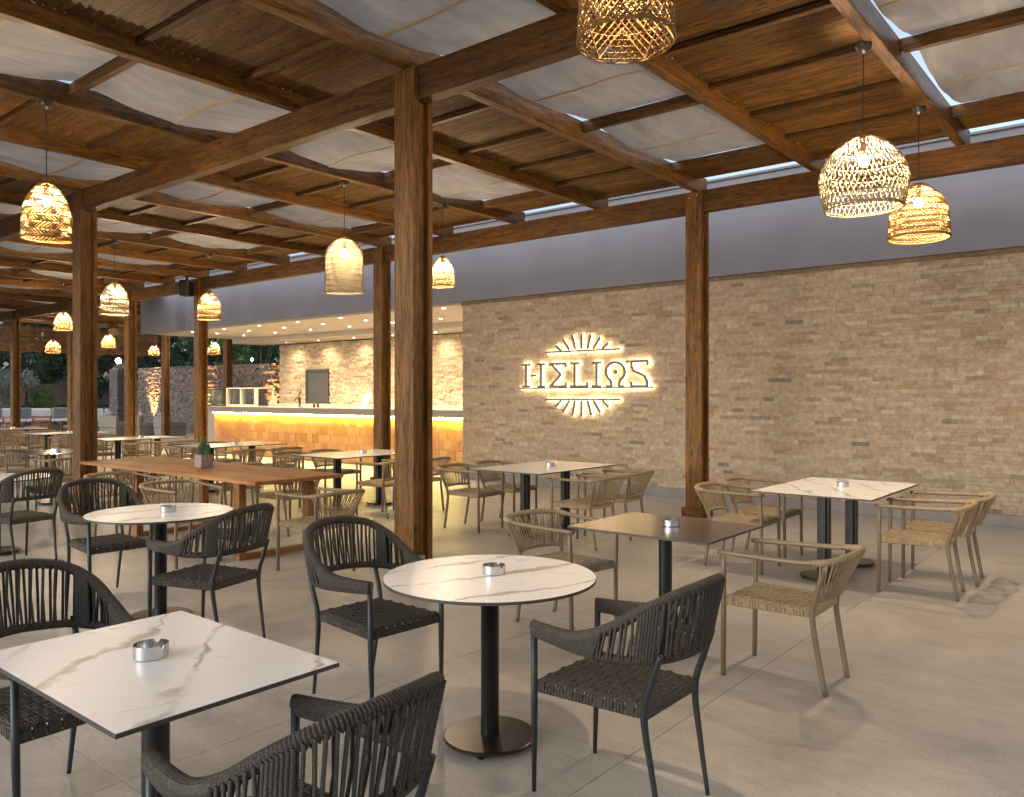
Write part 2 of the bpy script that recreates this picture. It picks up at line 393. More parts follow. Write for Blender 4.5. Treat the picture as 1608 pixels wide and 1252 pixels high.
g = MB().box(-160, 60, -60, 120, -.5, -.05).obj('ground', M['soil']); tag(g, 'dark garden soil around the terrace', kind='structure')
fl = MB().box(-37, 9.4, -9.2, 17.9, -.049, -.007).obj('floor', M['joint']); tag(fl, 'terrace floor of large beige stone tiles', kind='structure')
TX, TY = 1.5, 1.5
cells = []
for i in range(-24, 8):
    for j in range(-8, 10):
        x0 = -1.857 + i * TX; y0 = 3.065 + j * TY
        if x0 < -36.9 or x0 + TX > 9.4 or y0 < -9.1 or y0 + TY > 17.8: continue
        near = min((-ST * x + CT * y) for x in (x0, x0 + TX) for y in (y0, y0 + TY))
        vis = any(inview(x0 + a * TX, y0 + b * TY, 0, 250) for a in (0, .5, 1) for b in (0, .5, 1))
        cells.append((0 if vis else 1, near, x0, y0))
cells.sort()
tile_me = MB().bev(0, TX - .003, 0, TY - .003, -.02, 0, .0015).mesh('tile', M['floor'])
rest = MB()
for k, (vis, near, x0, y0) in enumerate(cells):
    if vis == 0 and k < 298: link('tile', tile_me, fl, (x0, y0, 0))
    else: rest.box(x0, x0 + TX - .003, y0, y0 + TY - .003, -.02, 0)
if rest.n: tag(rest.obj('tiles_beyond', M['floor'], fl), kind='stuff')

# ---------------------------------------------------------------- stone clad wall
def courses(x0, x1, z0, z1, hrow, lmin, lmax):
    z = z0; out = []
    while z < z1 - .01:
        h = min(hrow, z1 - z); x = x0 - random.uniform(0, lmax)
        while x < x1:
            l = random.uniform(lmin, lmax)
            a, b = max(x, x0), min(x + l, x1)
            if b - a > .012: out.append((a, b, z, z + h))
            x += l
        z += h
    return out
WY, WTOP, WX0, WX1 = 11.36, 3.375, -10.52, 4.5
wall = thing('stone_wall', 'beige split-face stone wall carrying the glowing sign', 'wall', (0, 0, 0))
MB().box(WX0, WX1, WY + .012, WY + .26, 0, WTOP).obj('wall_core', M['grout'], wall)
MB().bev(WX0, WX1, WY - .035, WY + .012, 0, .15, .004).obj('skirting', plain('grey_skirting', (.20, .185, .18), .6, var=.1), wall)
st = courses(WX0, WX1, .15, WTOP, .0545, .12, .34)
def big(s):
    X = (s[0] + s[1]) / 2; Zc = (s[2] + s[3]) / 2
    if not inview(X, WY, Zc, -15): return 1e9
    a = project(s[0], WY, Zc); b = project(s[1], WY, Zc); return -((b[0] - a[0]) * 1265 * .054 / a[2])
st.sort(key=big)
unit = MB().bev(-.5, .5, -.5, .5, -.5, .5, .02).mesh('stone', M['stone'])
mass = MB()
for k, (a, b, z0, z1) in enumerate(st):
    d = random.uniform(.0, .006) + (.004 if random.random() < .12 else 0)
    if k < 299:
        o = link('stone', unit, wall, ((a + b) / 2, WY - d / 2 + .006, (z0 + z1) / 2))
        o.scale = (b - a - .0012, .03 + d, z1 - z0 - .0012)
        o.rotation_euler = (random.uniform(-.03, .03), 0, random.uniform(-.008, .008))
    else:
        q = d * .5; yy = WY - d
        sl = random.uniform(-.0025, .0025); tl = random.uniform(-.0025, .0025)
        v = [(a + .0006, yy + sl, z0 + .0006), (b - .0006, yy - sl, z0 + .0006), (b - .0006, yy - sl + tl, z1 - .0006), (a + .0006, yy + sl + tl, z1 - .0006)]
        v += [(p[0], WY + .02, p[2]) for p in v]
        mass.add(v, [(0, 1, 2, 3), (0, 4, 5, 1), (1, 5, 6, 2), (2, 6, 7, 3), (3, 7, 4, 0)], 0, random.random())
tag(mass.obj('stone_courses', M['stone_mass'], wall), kind='stuff')
MB().bev(WX0 - .02, WX1, WY - .03, WY + .012, WTOP - .055, WTOP, .003).obj('top_course', plain('dark_top_course', (.16, .115, .075), .85, var=.3, vs=14, bump=.8, bs=30), wall)

# ---------------------------------------------------------------- building over the bar
FX0 = -23.2
bld = thing('bar_building', 'grey plastered building with open bar under a lit soffit', 'building')
MB().box(FX0, WX1, 11.29, 11.62, WTOP + .003, 4.80).obj('fascia', M['plaster'], bld)
MB().box(FX0, WX1, 11.62, 17.0, 3.40, 4.80).obj('roof_block', M['plaster'], bld)
MB().box(FX0, WX1, 11.24, 11.62, 4.80, 4.83).obj('coping', M['plaster'], bld)
MB().box(FX0, WX0, 11.62, 14.25, WTOP + .003, 3.40).obj('soffit', M['soffit'], bld)
MB().box(FX0, WX0, 14.25, 15.42, 3.235, 3.40).obj('bulkhead', M['soffit'], bld)
bw = MB().box(-22.3, WX0 + .5, 15.42, 15.7, 0, 3.235).obj('back_wall', M['grout'], bld)
bm = MB()
for (a, b, z0, z1) in courses(-22.3, -10.1, 0, 3.2, .06, .15, .4):
    if b > -20.86 and a < -19.74 and z0 < 2.36: 
        if a < -20.86 - .05: b = -20.86
        elif b > -19.74 + .05: a = -19.74
        else: continue
    d = random.uniform(.0, .03); sl = random.uniform(-.01, .01); tl = random.uniform(-.012, .012)
    yy = 15.40 - d
    v = [(a, yy + sl, z0), (b, yy - sl, z0), (b, yy - sl + tl, z1), (a, yy + sl + tl, z1)]; v += [(p[0], 15.43, p[2]) for p in v]
    bm.add(v, [(0, 1, 2, 3), (0, 4, 5, 1), (1, 5, 6, 2), (2, 6, 7, 3), (3, 7, 4, 0)], 0, random.random())
tag(bm.obj('stone_courses', M['stone_bar'], bw), kind='stuff')
MB().box(WX0 - .002, WX0 + .24, WY + .262, 15.39, 0, 3.374).obj('side_wall', M['soffit'], bld)
dr = MB().bev(-20.80, -19.80, 15.36, 15.40, 0, 2.33, .004).obj('door', M['door'], bld)
df = MB().box(-20.86, -20.80, 15.33, 15.41, 0, 2.38).box(-19.80, -19.74, 15.33, 15.41, 0, 2.38).box(-20.80, -19.80, 15.33, 15.41, 2.33, 2.38)
df.obj('frame', M['door'], dr)
MB().tube([(-19.92, 15.32, .95), (-19.92, 15.32, 1.2)], .012, 8).obj('handle', M['steel'], dr)
bc = MB().bev(-22.0, -10.6, 14.75, 15.33, .0, 1.33, .006).obj('back_counter', plain('back_counter', (.42, .37, .30), .6, var=.06), bld)

NTH = ('first', 'second', 'third', 'fourth', 'fifth', 'sixth', 'seventh')
cols = [-21.3, -19.7, -18.06, -16.44, -14.8, -13.15, -11.5]
dl = None
lamp_n = 0
def spot(loc, e, size, col, tgt=None):
    d = bpy.data.lights.new('spot', 'SPOT'); d.energy = e; d.spot_size = radians(size); d.spot_blend = .8; d.color = col; d.shadow_soft_size = .04
    o = bpy.data.objects.new('spot', d); C.objects.link(o); o.location = loc
    if tgt is not None:
        from mathutils import Vector
        o.rotation_euler = (Vector(tgt) - Vector(loc)).to_track_quat('-Z', 'Y').to_euler()
    return o
ring_me = MB().lathe([(.075, 0), (.075, -.006), (.052, -.008), (.048, -.001)], 20).mesh('trim', M['soffit'], True)
lens_me = MB().lathe([(.0481, -.003), (.001, -.003)], 20, cap1=False).mesh('lens', M['down'])
for (ys, zc, lab, grp) in (((11.85, 12.6, 13.45), WTOP + .003, 'round recessed downlight glowing in the soffit over the bar', 'downlights in the bar soffit'),
                          ((14.95,), 3.235, 'round downlight washing the stone wall behind the bar', 'wall washers behind the bar')):
    for ri, y in enumerate(ys):
        for ci, x in enumerate(cols):
            lab2 = ('downlight in the %s row of the bar soffit, %s from the left' % (('front', 'middle', 'rear')[ri], NTH[ci])) if len(ys) > 1 else 'downlight close to the bar back wall, %s from the left' % NTH[ci]
            t = thing('downlight', lab2, 'downlight', (x, y, zc - .001), 0, grp)
            link('trim', ring_me, t); link('lens', lens_me, t)
            if len(ys) > 1: spot((x, y, zc - .02), E_DOWN, 140, LAMP, (x, y + .5, 0))
            else: spot((x, y, zc - .02), E_WASH, 125, LAMP, (x, y + .42, 1.2))

# ---------------------------------------------------------------- bar counter
bar = thing('bar_counter', 'long bar counter clad in terracotta tiles under a speckled slab', 'bar')
BX0, BX1 = -20.6, WX0 + .1
MB().bev(BX0, BX1, 11.95, 12.75, 1.13, 1.29, .006).obj('slab', M['granite'], bar)
MB().box(BX0 + .08, BX1, 12.085, 12.6, 0, 1.13).obj('body', M['grout'], bar)
tw, th = .232, .2085
MB().box(BX0 + .08, BX1, 12.06, 12.084, 1.078, 1.129).obj('light_band', plain('cream_band', (.70, .60, .44), .7), bar)
tm = MB().bev(-.5, .5, -.5, .5, -.5, .5, .03).mesh('terracotta_tile', M['terracotta'])
for r in range(5):
    z = .03 + r * th; x = BX0 + .08 - (r % 2) * tw * .5
    while x < BX1 - .02:
        w = tw * random.uniform(.97, 1.03) - .006; a = max(x, BX0 + .08); b = min(x + w, BX1 - .01)
        if b - a > .03:
            o = link('terracotta_tile', tm, bar, ((a + b) / 2, 12.066 + random.uniform(-.004, .004), z + th / 2))
            o.scale = (b - a, .028, th - .008); o.rotation_euler = (radians(random.uniform(2.5, 4.5)), 0, random.uniform(-.015, .015))
        x += tw
MB().box(BX0 + .12, BX1, 11.975, 11.99, 1.116, 1.128).obj('led_strip', M['led'], bar)

# things on and behind the bar
t = thing('beer_tap', 'black beer tap with a lever standing on the bar', 'beer tap', (-16.9, 12.25, 1.29))
MB().lathe([(.06, 0), (.05, .02), (.028, .03), (.028, .22), (.04, .24), (.0, .27)], 12).obj('tap_column', M['black'], t, smooth=True)
MB().tube([(0, 0, .21), (.0, -.12, .22), (.0, -.14, .16)], .014, 6).obj('spout', M['black'], t)
MB().tube([(0, -.05, .25), (.12, -.05, .40)], [.012, .02], 6).obj('lever', M['black'], t)
for k, (x, l) in enumerate(((-16.45, 'small dark bottle on the bar, left of a pair'), (-16.3, 'small dark bottle on the bar, right of a pair'))):
    o = MB().lathe([(.03, 0), (.03, .08), (.012, .1), (.012, .13)], 10, cap1=True).obj('bottle', M['black'], None, (x, 12.35, 1.29), smooth=True); tag(o, l, 'bottle', 'bottles on the bar')
t = thing('menu_stand', 'white leaning menu stand on the bar right of the dark door', 'menu stand', (-14.55, 12.3, 1.29))
MB().add([(-.12, 0, 0), (.12, 0, 0), (.16, .14, .36), (-.08, .14, .36), (-.12, .012, 0), (.12, .012, 0), (.16, .152, .36), (-.08, .152, .36)],
         [(0, 1, 2, 3), (7, 6, 5, 4), (0, 4, 5, 1), (1, 5, 6, 2), (2, 6, 7, 3), (3, 7, 4, 0)]).obj('menu_board', plain('menu_paper', (.7, .62, .55), .4), t)
MB().box(-.1, .1, .0, .16, 0, .012).obj('foot', M['glass'], t)
t = thing('tablet', 'bright tablet screen standing on the bar between two posts', 'tablet', (-13.05, 12.3, 1.29))
MB().bev(-.11, .11, 0, .02, .05, .40, .004).obj('casing', M['black'], t)
MB().box(-.1, .1, -.003, -.001, .065, .385).obj('screen', M['screen'], t)
MB().bev(-.08, .08, -.04, .1, 0, .05, .004).obj('stand', M['black'], t)
# return counter with glass case and white framed fridge
rc = thing('side_counter', 'plain return counter at the left end of the bar', 'counter', (-21.6, 13.2, 0))
MB().bev(-.9, 1.0, -.45, .55, 0, 1.22, .006).obj('counter_body', M['grout'], rc); MB().bev(-.95, 1.02, -.5, .6, 1.221, 1.28, .006).obj('counter_top', M['granite'], rc)
t = thing('display_case', 'glass display case on the side counter left of the fridge', 'display case', (-22.0, 13.1, 1.281))
MB().box(-.42, .42, -.3, .3, 0, .03).box(-.42, .42, -.3, .3, .47, .5).obj('case_frame', M['black'], t)
MB().box(-.40, .40, -.29, -.28, .031, .469).box(-.40, .40, .28, .29, .031, .469).box(-.41, -.401, -.27, .27, .031, .469).box(.401, .41, -.27, .27, .031, .469).obj('pane', M['glass'], t)
MB().box(-.38, .38, -.25, .25, .24, .25).obj('shelf', M['steel'], t)
t = thing('fridge', 'white framed sliding-door counter fridge left of the stone wall', 'fridge', (-20.75, 13.0, 1.281))
wf = plain('white_frame', (.46, .43, .36), .4)
f = MB().box(-.75, -.70, .57, .62, .05, .501).box(.70, .75, .57, .62, .05, .501).box(-.75, .75, .0, .098, 0, .05).box(-.75, .75, .0, .62, .501, .53).box(-.75, -.69, .0, .098, .05, .501).box(.69, .75, .0, .098, .05, .501).box(-.025, .025, .0, .098, .05, .501)
f.obj('door_frame', wf, t)
MB().box(-.69, -.025, .05, .055, .05, .5).box(.025, .69, .04, .045, .05, .5).obj('pane', M['glass'], t)

# ================================================================== SIGN
sg = thing('lit_sign', 'glowing metal sign reading HELIOS between two sunburst fans', 'sign', (0, 0, 0))
SY = WY - .085
def sgn(zx, zy):
    px = 800 + zx / 6.185; py = 500 + zy / 6.185; dx = (px - 804) / 1265; d = (CT * dx - ST, CT + ST * dx); tt = SY / d[1]
    return (d[0] * tt, 1.6 - (py - 620.5) * tt / 1265)
SW = .040
def strokes(name, segs, w=SW):
    fr = MB(); bk = MB()
    for s in segs:
        pts = [sgn(*p) for p in s]
        for (a, b) in zip(pts[:-1], pts[1:]):
            d = np.array(b) - np.array(a); L = np.hypot(*d); d = d / L; n = np.array([-d[1], d[0]]) * w / 2
            e = d * w * .22 if len(pts) > 2 else d * 0
            q = [np.array(a) - n - e, np.array(b) - n + e, np.array(b) + n + e, np.array(a) + n - e]
            jit = random.uniform(0, .0015)
            v = [(p[0], SY - jit, p[1]) for p in q] + [(p[0], SY + .03, p[1]) for p in q]
            fr.add(v, [(0, 1, 2, 3), (7, 6, 5, 4), (0, 4, 5, 1), (1, 5, 6, 2), (2, 6, 7, 3), (3, 7, 4, 0)])
            v2 = [(p[0], SY + .034, p[1]) for p in q]
            bk.add(v2, [(3, 2, 1, 0)])
    o = fr.obj(name, M['sign'], sg); bk.obj('backlight', M['sign_led'], o); return o
strokes('letter', [[(157, 455), (157, 665)], [(302, 450), (302, 665)], [(205, 557), (255, 557)], [(118, 456), (200, 453)], [(268, 450), (340, 447)], [(125, 663), (195, 663)], [(270, 663), (340, 663)]])['label'] = 'letter H'
strokes('letter', [[(543, 470), (543, 441), (388, 446)], [(405, 448), (495, 548), (400, 658)], [(388, 660), (545, 660), (545, 630)]])['label'] = 'letter E drawn like a sigma'
strokes('letter', [[(630, 440), (630, 660)], [(590, 440), (675, 436)], [(590, 660), (752, 660), (752, 625)]])['label'] = 'letter L'
strokes('letter', [[(843, 435), (843, 658)], [(800, 434), (885, 430)], [(800, 660), (885, 660)]])['label'] = 'letter I'
arc = [(1025 + 92 * sin(a), 520 - 92 * cos(a)) for a in np.linspace(-radians(148), radians(148), 30)]
o = strokes('letter', [[(935, 660), (998, 660)], [(1055, 660), (1115, 660)], [(990, 655)] + arc + [(1060, 655)]]); o['label'] = 'letter O drawn like an omega with a dot'
cx, cz = sgn(1025, 520)
dd = MB(); k = 18
for rr, yy in ((.001, SY), (.034, SY), (.034, SY + .03)):
    dd.add([(cx + rr * cos(2 * pi * j / k), yy, cz + rr * sin(2 * pi * j / k)) for j in range(k)], [])
dd.f += [(i * k + j, (i + 1) * k + j, (i + 1) * k + (j + 1) % k, i * k + (j + 1) % k) for i in (0, 1) for j in range(k)]; dd.m += [0] * 2 * k
dt = dd.obj('dot', M['sign'], sg)
MB().add([(cx + .03 * cos(2 * pi * j / k), SY + .032, cz + .03 * sin(2 * pi * j / k)) for j in range(k)], [tuple(range(k))]).obj('backlight', M['sign_led'], dt)
strokes('letter', [[(1338, 450), (1338, 413), (1132, 421)], [(1181, 425), (1184, 475), (1205, 512), (1262, 535), (1305, 558), (1332, 605), (1335, 660)], [(1180, 622), (1180, 660), (1342, 660)]])['label'] = 'letter S'
strokes('base_bar', [[(85, 682), (1395, 669)]], .024)
strokes('fan_bar', [[(345, 332), (1072, 297)]], .03); strokes('fan_bar', [[(345, 788), (1072, 788)]], .03)
for a, b in (((447, 265), (500, 318)), ((518, 205), (578, 308)), ((605, 165), (637, 302)), ((697, 153), (697, 300)), ((785, 155), (755, 298)), ((878, 185), (810, 297)), ((958, 240), (900, 295)),
             ((447, 857), (500, 800)), ((518, 910), (580, 800)), ((608, 945), (635, 800)), ((697, 955), (697, 800)), ((793, 945), (755, 800)), ((882, 915), (812, 800)), ((960, 860), (900, 800))):
    strokes('ray', [[a, b]], .036)

# ================================================================== PERGOLA
pg = thing('pergola', 'dark stained timber pergola with board and cloth roof bays', 'pergola')
B0, B1, R1, RW = 4.0, 4.28, 4.485, .10
def post(x, y, top=4.26):
    p = bpy.data.objects.new('post', None); C.objects.link(p); p.parent = pg; p.location = (x, y, 0)
    MB().bev(-.115, .115, -.11, -.05, .12, top, .004).obj('face_board', M['wood_z'], p)
    MB().bev(-.115, .115, .055, .11, .12, top, .004).obj('face_board', M['wood_z'], p)
    MB().box(-.075, .075, -.0495, .0545, .12, top + .02).obj('core', M['wood_z'], p)
    MB().bev(-.155, .155, -.15, .15, 0, .1195, .004).obj('plinth', M['wood_x'], p)
    b = MB()
    for sx in (-.05, .045): b.lathe([(.012, 0), (.012, .006), (.0, .008)], 8)
    bolts = MB()
    for sx, sz in ((-.055, top - .07), (.05, top - .045)):
        bolts.add([(sx + .009 * cos(q), -.116, sz + .009 * sin(q)) for q in np.linspace(0, 2 * pi, 8, False)] + [(sx + .009 * cos(q), -.1095, sz + .009 * sin(q)) for q in np.linspace(0, 2 * pi, 8, False)],
                  [tuple(range(8))] + [(j, (j + 1) % 8, 8 + (j + 1) % 8, 8 + j) for j in range(8)])
    bolts.obj('bolt', M['steel'], p)
    return p
PX = [-4.85, -11.05, -17.25]
P1Y, P2Y = 4.64, 9.79
for x in PX: post(x, P2Y)
for x in PX[:2]:
    p_ = post(x, P1Y)
    if x > -5: MB().bev(.0755, .108, -.035, .03, .205, .285, .004).obj('socket_box', plain('grey_socket', (.25, .28, .30), .5), p_)
for x in (-20.65, -24.1, -28.35): post(x, P2Y)
for x, y in ((-24.7, 15.0), (-28.9, 15.0), (-31.5, 15.0)): post(x, y)
def beam(y, x0, x1):
    xs = [x0] + sorted([x for x in PX if x0 < x < x1]) + [x1]
    for a, b in zip(xs[:-1], xs[1:]):
        MB().bev(a + .078, b - .078, y - .065, y + .065, B0, B1 - .002, .005).obj('beam', M['wood_x'], pg)
beam(P1Y, -33.5, 6); beam(P2Y, -33.5, 6); beam(-.51, -20, 6); beam(15.0, -33.5, -23.6)
rx = [-4.85 + 1.55 * k for k in range(-11, 7)]
rx = [x for x in rx if x < 5]
yA, yB = -.75, 9.98
for x in rx:
    MB().bev(x - RW / 2, x + RW / 2, yA, yB, B1 + .001, R1, .005).obj('rafter', M['wood_y'], pg)
rx2 = [x for x in (-4.85 + 1.55 * k for k in range(-18, -11))]
for x in rx2:
    MB().bev(x - RW / 2, x + RW / 2, 2.0, 9.98 if x > -23.5 else 16.8, B1 + .001, R1, .005).obj('rafter', M['wood_y'], pg)
# roof bays: boards and cloth alternate
bw_, pitch, tilt = .098, .0755, radians(-17)
indiv = {0: 0}
bl = 1.55 - RW - .004
board_me = MB().bev(-bl / 2, bl / 2, -bw_ / 2, bw_ / 2, -.009, .009, .002).mesh('board', M['board'])
purl = lambda x, y, z0, z1, par: MB().bev(x + RW / 2 + .001, x + 1.55 - RW / 2 - .001, y - .03, y + .03, z0, z1, .003).obj('purlin', M['wood_x'], par)
ca, sa = cos(tilt), sin(tilt)
wood_first = {-4: 0, -2: 0, 0: 0}
allx = sorted(set([round(x, 3) for x in rx + rx2]))
nb = 0
cand = []
for x in allx[:-1]:
    kk = round((x + 4.85) / 1.55)
    y0 = yA if x > -22 else 2.0
    y1 = 9.68 if x > -23.4 else 16.6
    if kk % 2 != 0:      # board bay
        part = bpy.data.objects.new('ceiling_panel', None); C.objects.link(part); part.parent = pg
        y = 9.62 if x > -23.4 else 16.4
        while y > y0 + .2:
            purl(x, y, 4.372, 4.415, part); y -= .935
        mass = MB(); y = y1 - .05
        while y > y0:
            near = inview(x + .775, y, 4.4, 40) or inview(x + .3, y, 4.4, 0) or inview(x + 1.4, y, 4.4, 0)
            cand.append((0 if near else 1, -ST * (x + .775) + CT * y, x, y, part, mass)); y -= pitch
        part['_m'] = 1
    else:                # cloth bay
        part = pg
        ys = [v for v in (-.7, 1.25, 3.2, 5.12, 7.05, 9.0) if v >= y0 - .1]
        if x <= -23.4: ys += [10.95, 12.9, 14.85, 16.5]
        for v in ys: purl(x, v, 4.37, 4.478, pg)
        if x > -23.4:
            part = bpy.data.objects.new('ceiling_panel', None); C.objects.link(part); part.parent = pg
            mass = MB(); y = y1 - .05
            while y > 9.06: cand.append((0 if inview(x + .7, y, 4.4) else 1, -ST * (x + .775) + CT * y, x, y, part, mass)); y -= pitch
        for a, b in zip(ys[:-1], ys[1:]):
            nx, ny = 10, 15; V = []
            sag = random.uniform(.10, .14)
            for j in range(ny):
                v = j / (ny - 1); w = 1 - abs(2 * v - 1) ** 1.6
                for i in range(nx):
                    u = i / (nx - 1)
                    ed = .012 * sin(u * 9 + x) * w + .006 * sin(v * 23 + u * 5 + x)
                    V.append((x + .135 + u * (1.55 - .20), a + v * (b - a), 4.488 - sag * w * (1 - .16 * sin(pi * u)) + ed))
            F = [(j * nx + i, j * nx + i + 1, (j + 1) * nx + i + 1, (j + 1) * nx + i) for j in range(ny - 1) for i in range(nx - 1)]
            sc = MB().add(V, F).obj('shade_cloth', M['fabric'], pg, smooth=True)
            ym = (a + b) / 2
            hb = MB(); hv = []
            for i in range(9):
                u = i / 8; zz = 4.488 - sag * (1 - .16 * sin(pi * u)) + .012 * sin(u * 9 + x) - .004
                hv += [(x + .14 + u * 1.34, ym - .024, zz + .003), (x + .14 + u * 1.34, ym - .02, zz - .004), (x + .14 + u * 1.34, ym + .02, zz - .004), (x + .14 + u * 1.34, ym + .024, zz + .003)]
            hb.add(hv, [(i * 4 + j, i * 4 + j + 1, i * 4 + 5 + j, i * 4 + 4 + j) for i in range(8) for j in range(3)]).obj('hem', M['hem'], sc)
cand.sort(key=lambda c: (c[0], c[1]))
masses = {}
for k, (vis, dist, x, y, part, mass) in enumerate(cand):
    xc = x + .775; zc = 4.417 + bw_ / 2 * abs(sa) + .009
    if vis == 0 and k < 299:
        o = link('board', board_me, part, (xc, y, zc)); o.rotation_euler = (tilt + random.uniform(-.015, .015), 0, random.uniform(-.002, .002))
    else:
        h = bl / 2; t_ = .009
        v = []
        for sx in (-h, h):
            for (ly, lz) in ((-bw_ / 2, -t_), (bw_ / 2, -t_), (bw_ / 2, t_), (-bw_ / 2, t_)):
                v.append((xc + sx, y + ly * ca - lz * sa, zc + ly * sa + lz * ca))
        mass.add(v, [(0, 1, 2, 3), (7, 6, 5, 4), (0, 4, 5, 1), (1, 5, 6, 2), (2, 6, 7, 3), (3, 7, 4, 0)]); masses[id(mass)] = (mass, part)
for mass, part in masses.values(): tag(mass.obj('far_boards', M['board_mass'], part), kind='stuff')
for o in list(bpy.data.objects):
    if '_m' in o.keys(): del o['_m']
# cable runs clipped along two rafters
wire = plain('white_cable', (.5, .48, .45), .5)
for x in (-6.4, -3.3, -12.6):
    m_ = MB().tube([(x + RW / 2 + .008, yy, R1 - .045 - .008 * sin(yy * 6)) for yy in np.linspace(0, 9.7, 40)], .005, 5)
    for yy in np.arange(.2, 9.6, .42): m_.box(x + RW / 2 + .0005, x + RW / 2 + .016, yy, yy + .02, R1 - .06, R1 - .03)
    m_.obj('cable', wire, pg)
# louvred screen closing the far end
sc = thing('slat_screen', 'hanging screen of horizontal timber slats at the far end', 'screen', (-33.7, 0, 0))
slat_me = MB().bev(-.012, .012, 4.2, 17.2, -.024, .024, .003).mesh('slat', M['wood_y'])
for k in range(13): link('slat', slat_me, sc, (0, 0, 3.28 + k * .075))
for y in (4.3, 6.9, 9.5, 12.1, 14.7, 17.1): MB().bev(-.05, -.0125, y - .04, y + .04, 3.24, 4.28, .003).obj('upright', M['wood_z'], sc)
t = thing('speaker', 'black loudspeaker fixed under the beam left of the bar', 'speaker', (-17.36, 9.5, 4.27), radians(-62))
MB().bev(-.14, .14, -.12, .12, -.42, -.06, .03).obj('cabinet', M['black'], t); MB().box(-.03, .03, .0, .03, -.059, .02).obj('bracket', M['iron'], t)

# ================================================================== PENDANT LAMPS
def prof(style, tt):
    if style == 'dome':  return (sin(pi / 2 * min(1, tt / .62)) ** .6) * (1 - .13 * max(0, (tt - .62) / .38) ** 1.5)
    if style == 'bell':  return (sin(pi / 2 * min(1, tt / .6)) ** .62) * (.90 + .10 * tt)
    if style == 'tall':  return sin(pi / 2 * min(1, tt / .34)) ** .6 if tt < .34 else 1.0
    if style == 'flare': return .86 + .14 * tt if tt > .25 else .86 * sin(pi / 2 * tt / .25) ** .6
def shade(style, R, Ht, nst, bands, mode, r):
    mb = MB(); rad = lambda tt: max(.03, R * prof(style, tt))
    pt = lambda tt, a: (rad(tt) * cos(a), rad(tt) * sin(a), -Ht * tt)
    edges = np.linspace(0.02, 1, bands + 1)
    for i in range(bands):
        e0, e1 = edges[i], edges[i + 1]
        for k in range(nst):
            a = 2 * pi * k / nst + random.uniform(-.004, .004)
            sl = 2 * pi / nst * {'herring': 2.2 * (1 if i % 2 else -1), 'lattice': 1.1, 'dense': 3.0, 'plain': .6}[mode]
            ways = (1, -1) if mode in ('lattice', 'dense') else (1,)
            for w in ways:
                P = [pt(e0 + (e1 - e0) * s_, a + w * sl * (s_ - .5)) for s_ in (0, .5, 1)]
                mb.tube(P, r * random.uniform(.92, 1.06), 4, cap=False)
    for i in range(bands + 1):
        rr = r * (1.5 if i in (0, bands) else 1.1)
        mb.tube([pt(edges[i] + .012 * sin(a * 1 + i), a) for a in np.linspace(0, 2 * pi, 40, False)], rr, 5, closed=True)
        if i == bands: mb.tube([pt(edges[i] - .025, a) for a in np.linspace(0, 2 * pi, 40, False)], r, 5, closed=True)
    if style == 'flare':   # hexagonal zigzag hem strung with straight canes
        n6 = 6; zz = []
        for k in range(n6):
            a0, a1 = 2 * pi * k / n6, 2 * pi * (k + 1) / n6; am = (a0 + a1) / 2
            lo0, lo1 = np.array(pt(1, a0)), np.array(pt(1, a1)); hi = np.array(pt(.80, am)) * np.array([.93, .93, 1])
            for q in np.linspace(0, 1, 6):
                mb.tube([lo0 + (hi - lo0) * q, np.array(pt(1, am)) * (1 - q) * .985 + hi * q, lo1 + (hi - lo1) * q], r * .9, 4, cap=False)
            mb.tube([lo0, hi, lo1], r * 1.3, 5, cap=False)
            hi2 = np.array(pt(.62, am)) * np.array([.93, .93, 1]); l2, l3 = np.array(pt(.82, a0)) * np.array([.95, .95, 1]), np.array(pt(.82, a1)) * np.array([.95, .95, 1])
            mb.tube([l2, hi2, l3], r * 1.3, 5, cap=False)
    return mb
bulb_me = MB().lathe([(.004, .045), (.022, .038), (.036, .018), (.04, 0), (.036, -.018), (.022, -.036), (.002, -.042)], 14).mesh('bulb', M['bulb'], True)
sock_me = MB().lathe([(.006, .16), (.02, .155), (.022, .07), (.016, .045)], 10).mesh('socket', M['bronze'], True)
rose_me = MB().lathe([(.008, -.075), (.03, -.06), (.058, -.03), (.062, -.001)], 16, cap0=True).mesh('ceiling_rose', M['black'], True)
RZ = B1 - .002
def lamp(x, y, top, bot, w, style, nst, bands, mode, mat, label, r=.0042, rz=None):
    rz = RZ if rz is None else rz
    t = thing('pendant_lamp', label, 'pendant lamp', (x, y, rz), random.uniform(0, 3), 'woven pendant lamps under the pergola')
    link('ceiling_rose', rose_me, t)
    MB().tube([(0, 0, -.07), (0, 0, top - rz + .02)], .0045, 5).obj('cord', M['black'], t)
    Ht = top - bot
    s_ = shade(style, w / 2, Ht, nst, bands, mode, r).obj('lamp_shade', M[mat], t, (0, 0, top - rz)); 
    bz = top - rz - min(.2, Ht * .36)
    link('bulb', bulb_me, t, (0, 0, bz)); link('socket', sock_me, t, (0, 0, bz))
LX = [-1.82, -7.95, -14.15, -20.35]
lamp(LX[0], 6.46, 3.585, 3.02, .64, 'dome', 46, 6, 'lattice', 'wicker_pale', 'largest pale dome lamp of open lattice, hanging at upper right', .0042)
lamp(LX[0], 8.20, 3.575, 3.06, .525, 'bell', 48, 9, 'herring', 'wicker', 'honey coloured herringbone bell lamp, behind the large pale dome at right', .0052)
lamp(LX[0], 3.00, 3.85, 3.125, .42, 'flare', 40, 6, 'dense', 'wicker', 'lamp with zigzag hem hanging nearest, cut by the top edge', .0032)
lamp(LX[1], 3.00, 3.56, 3.02, .41, 'bell', 38, 8, 'herring', 'wicker', 'honey coloured bell lamp hanging at the left beside the second post', .0052)
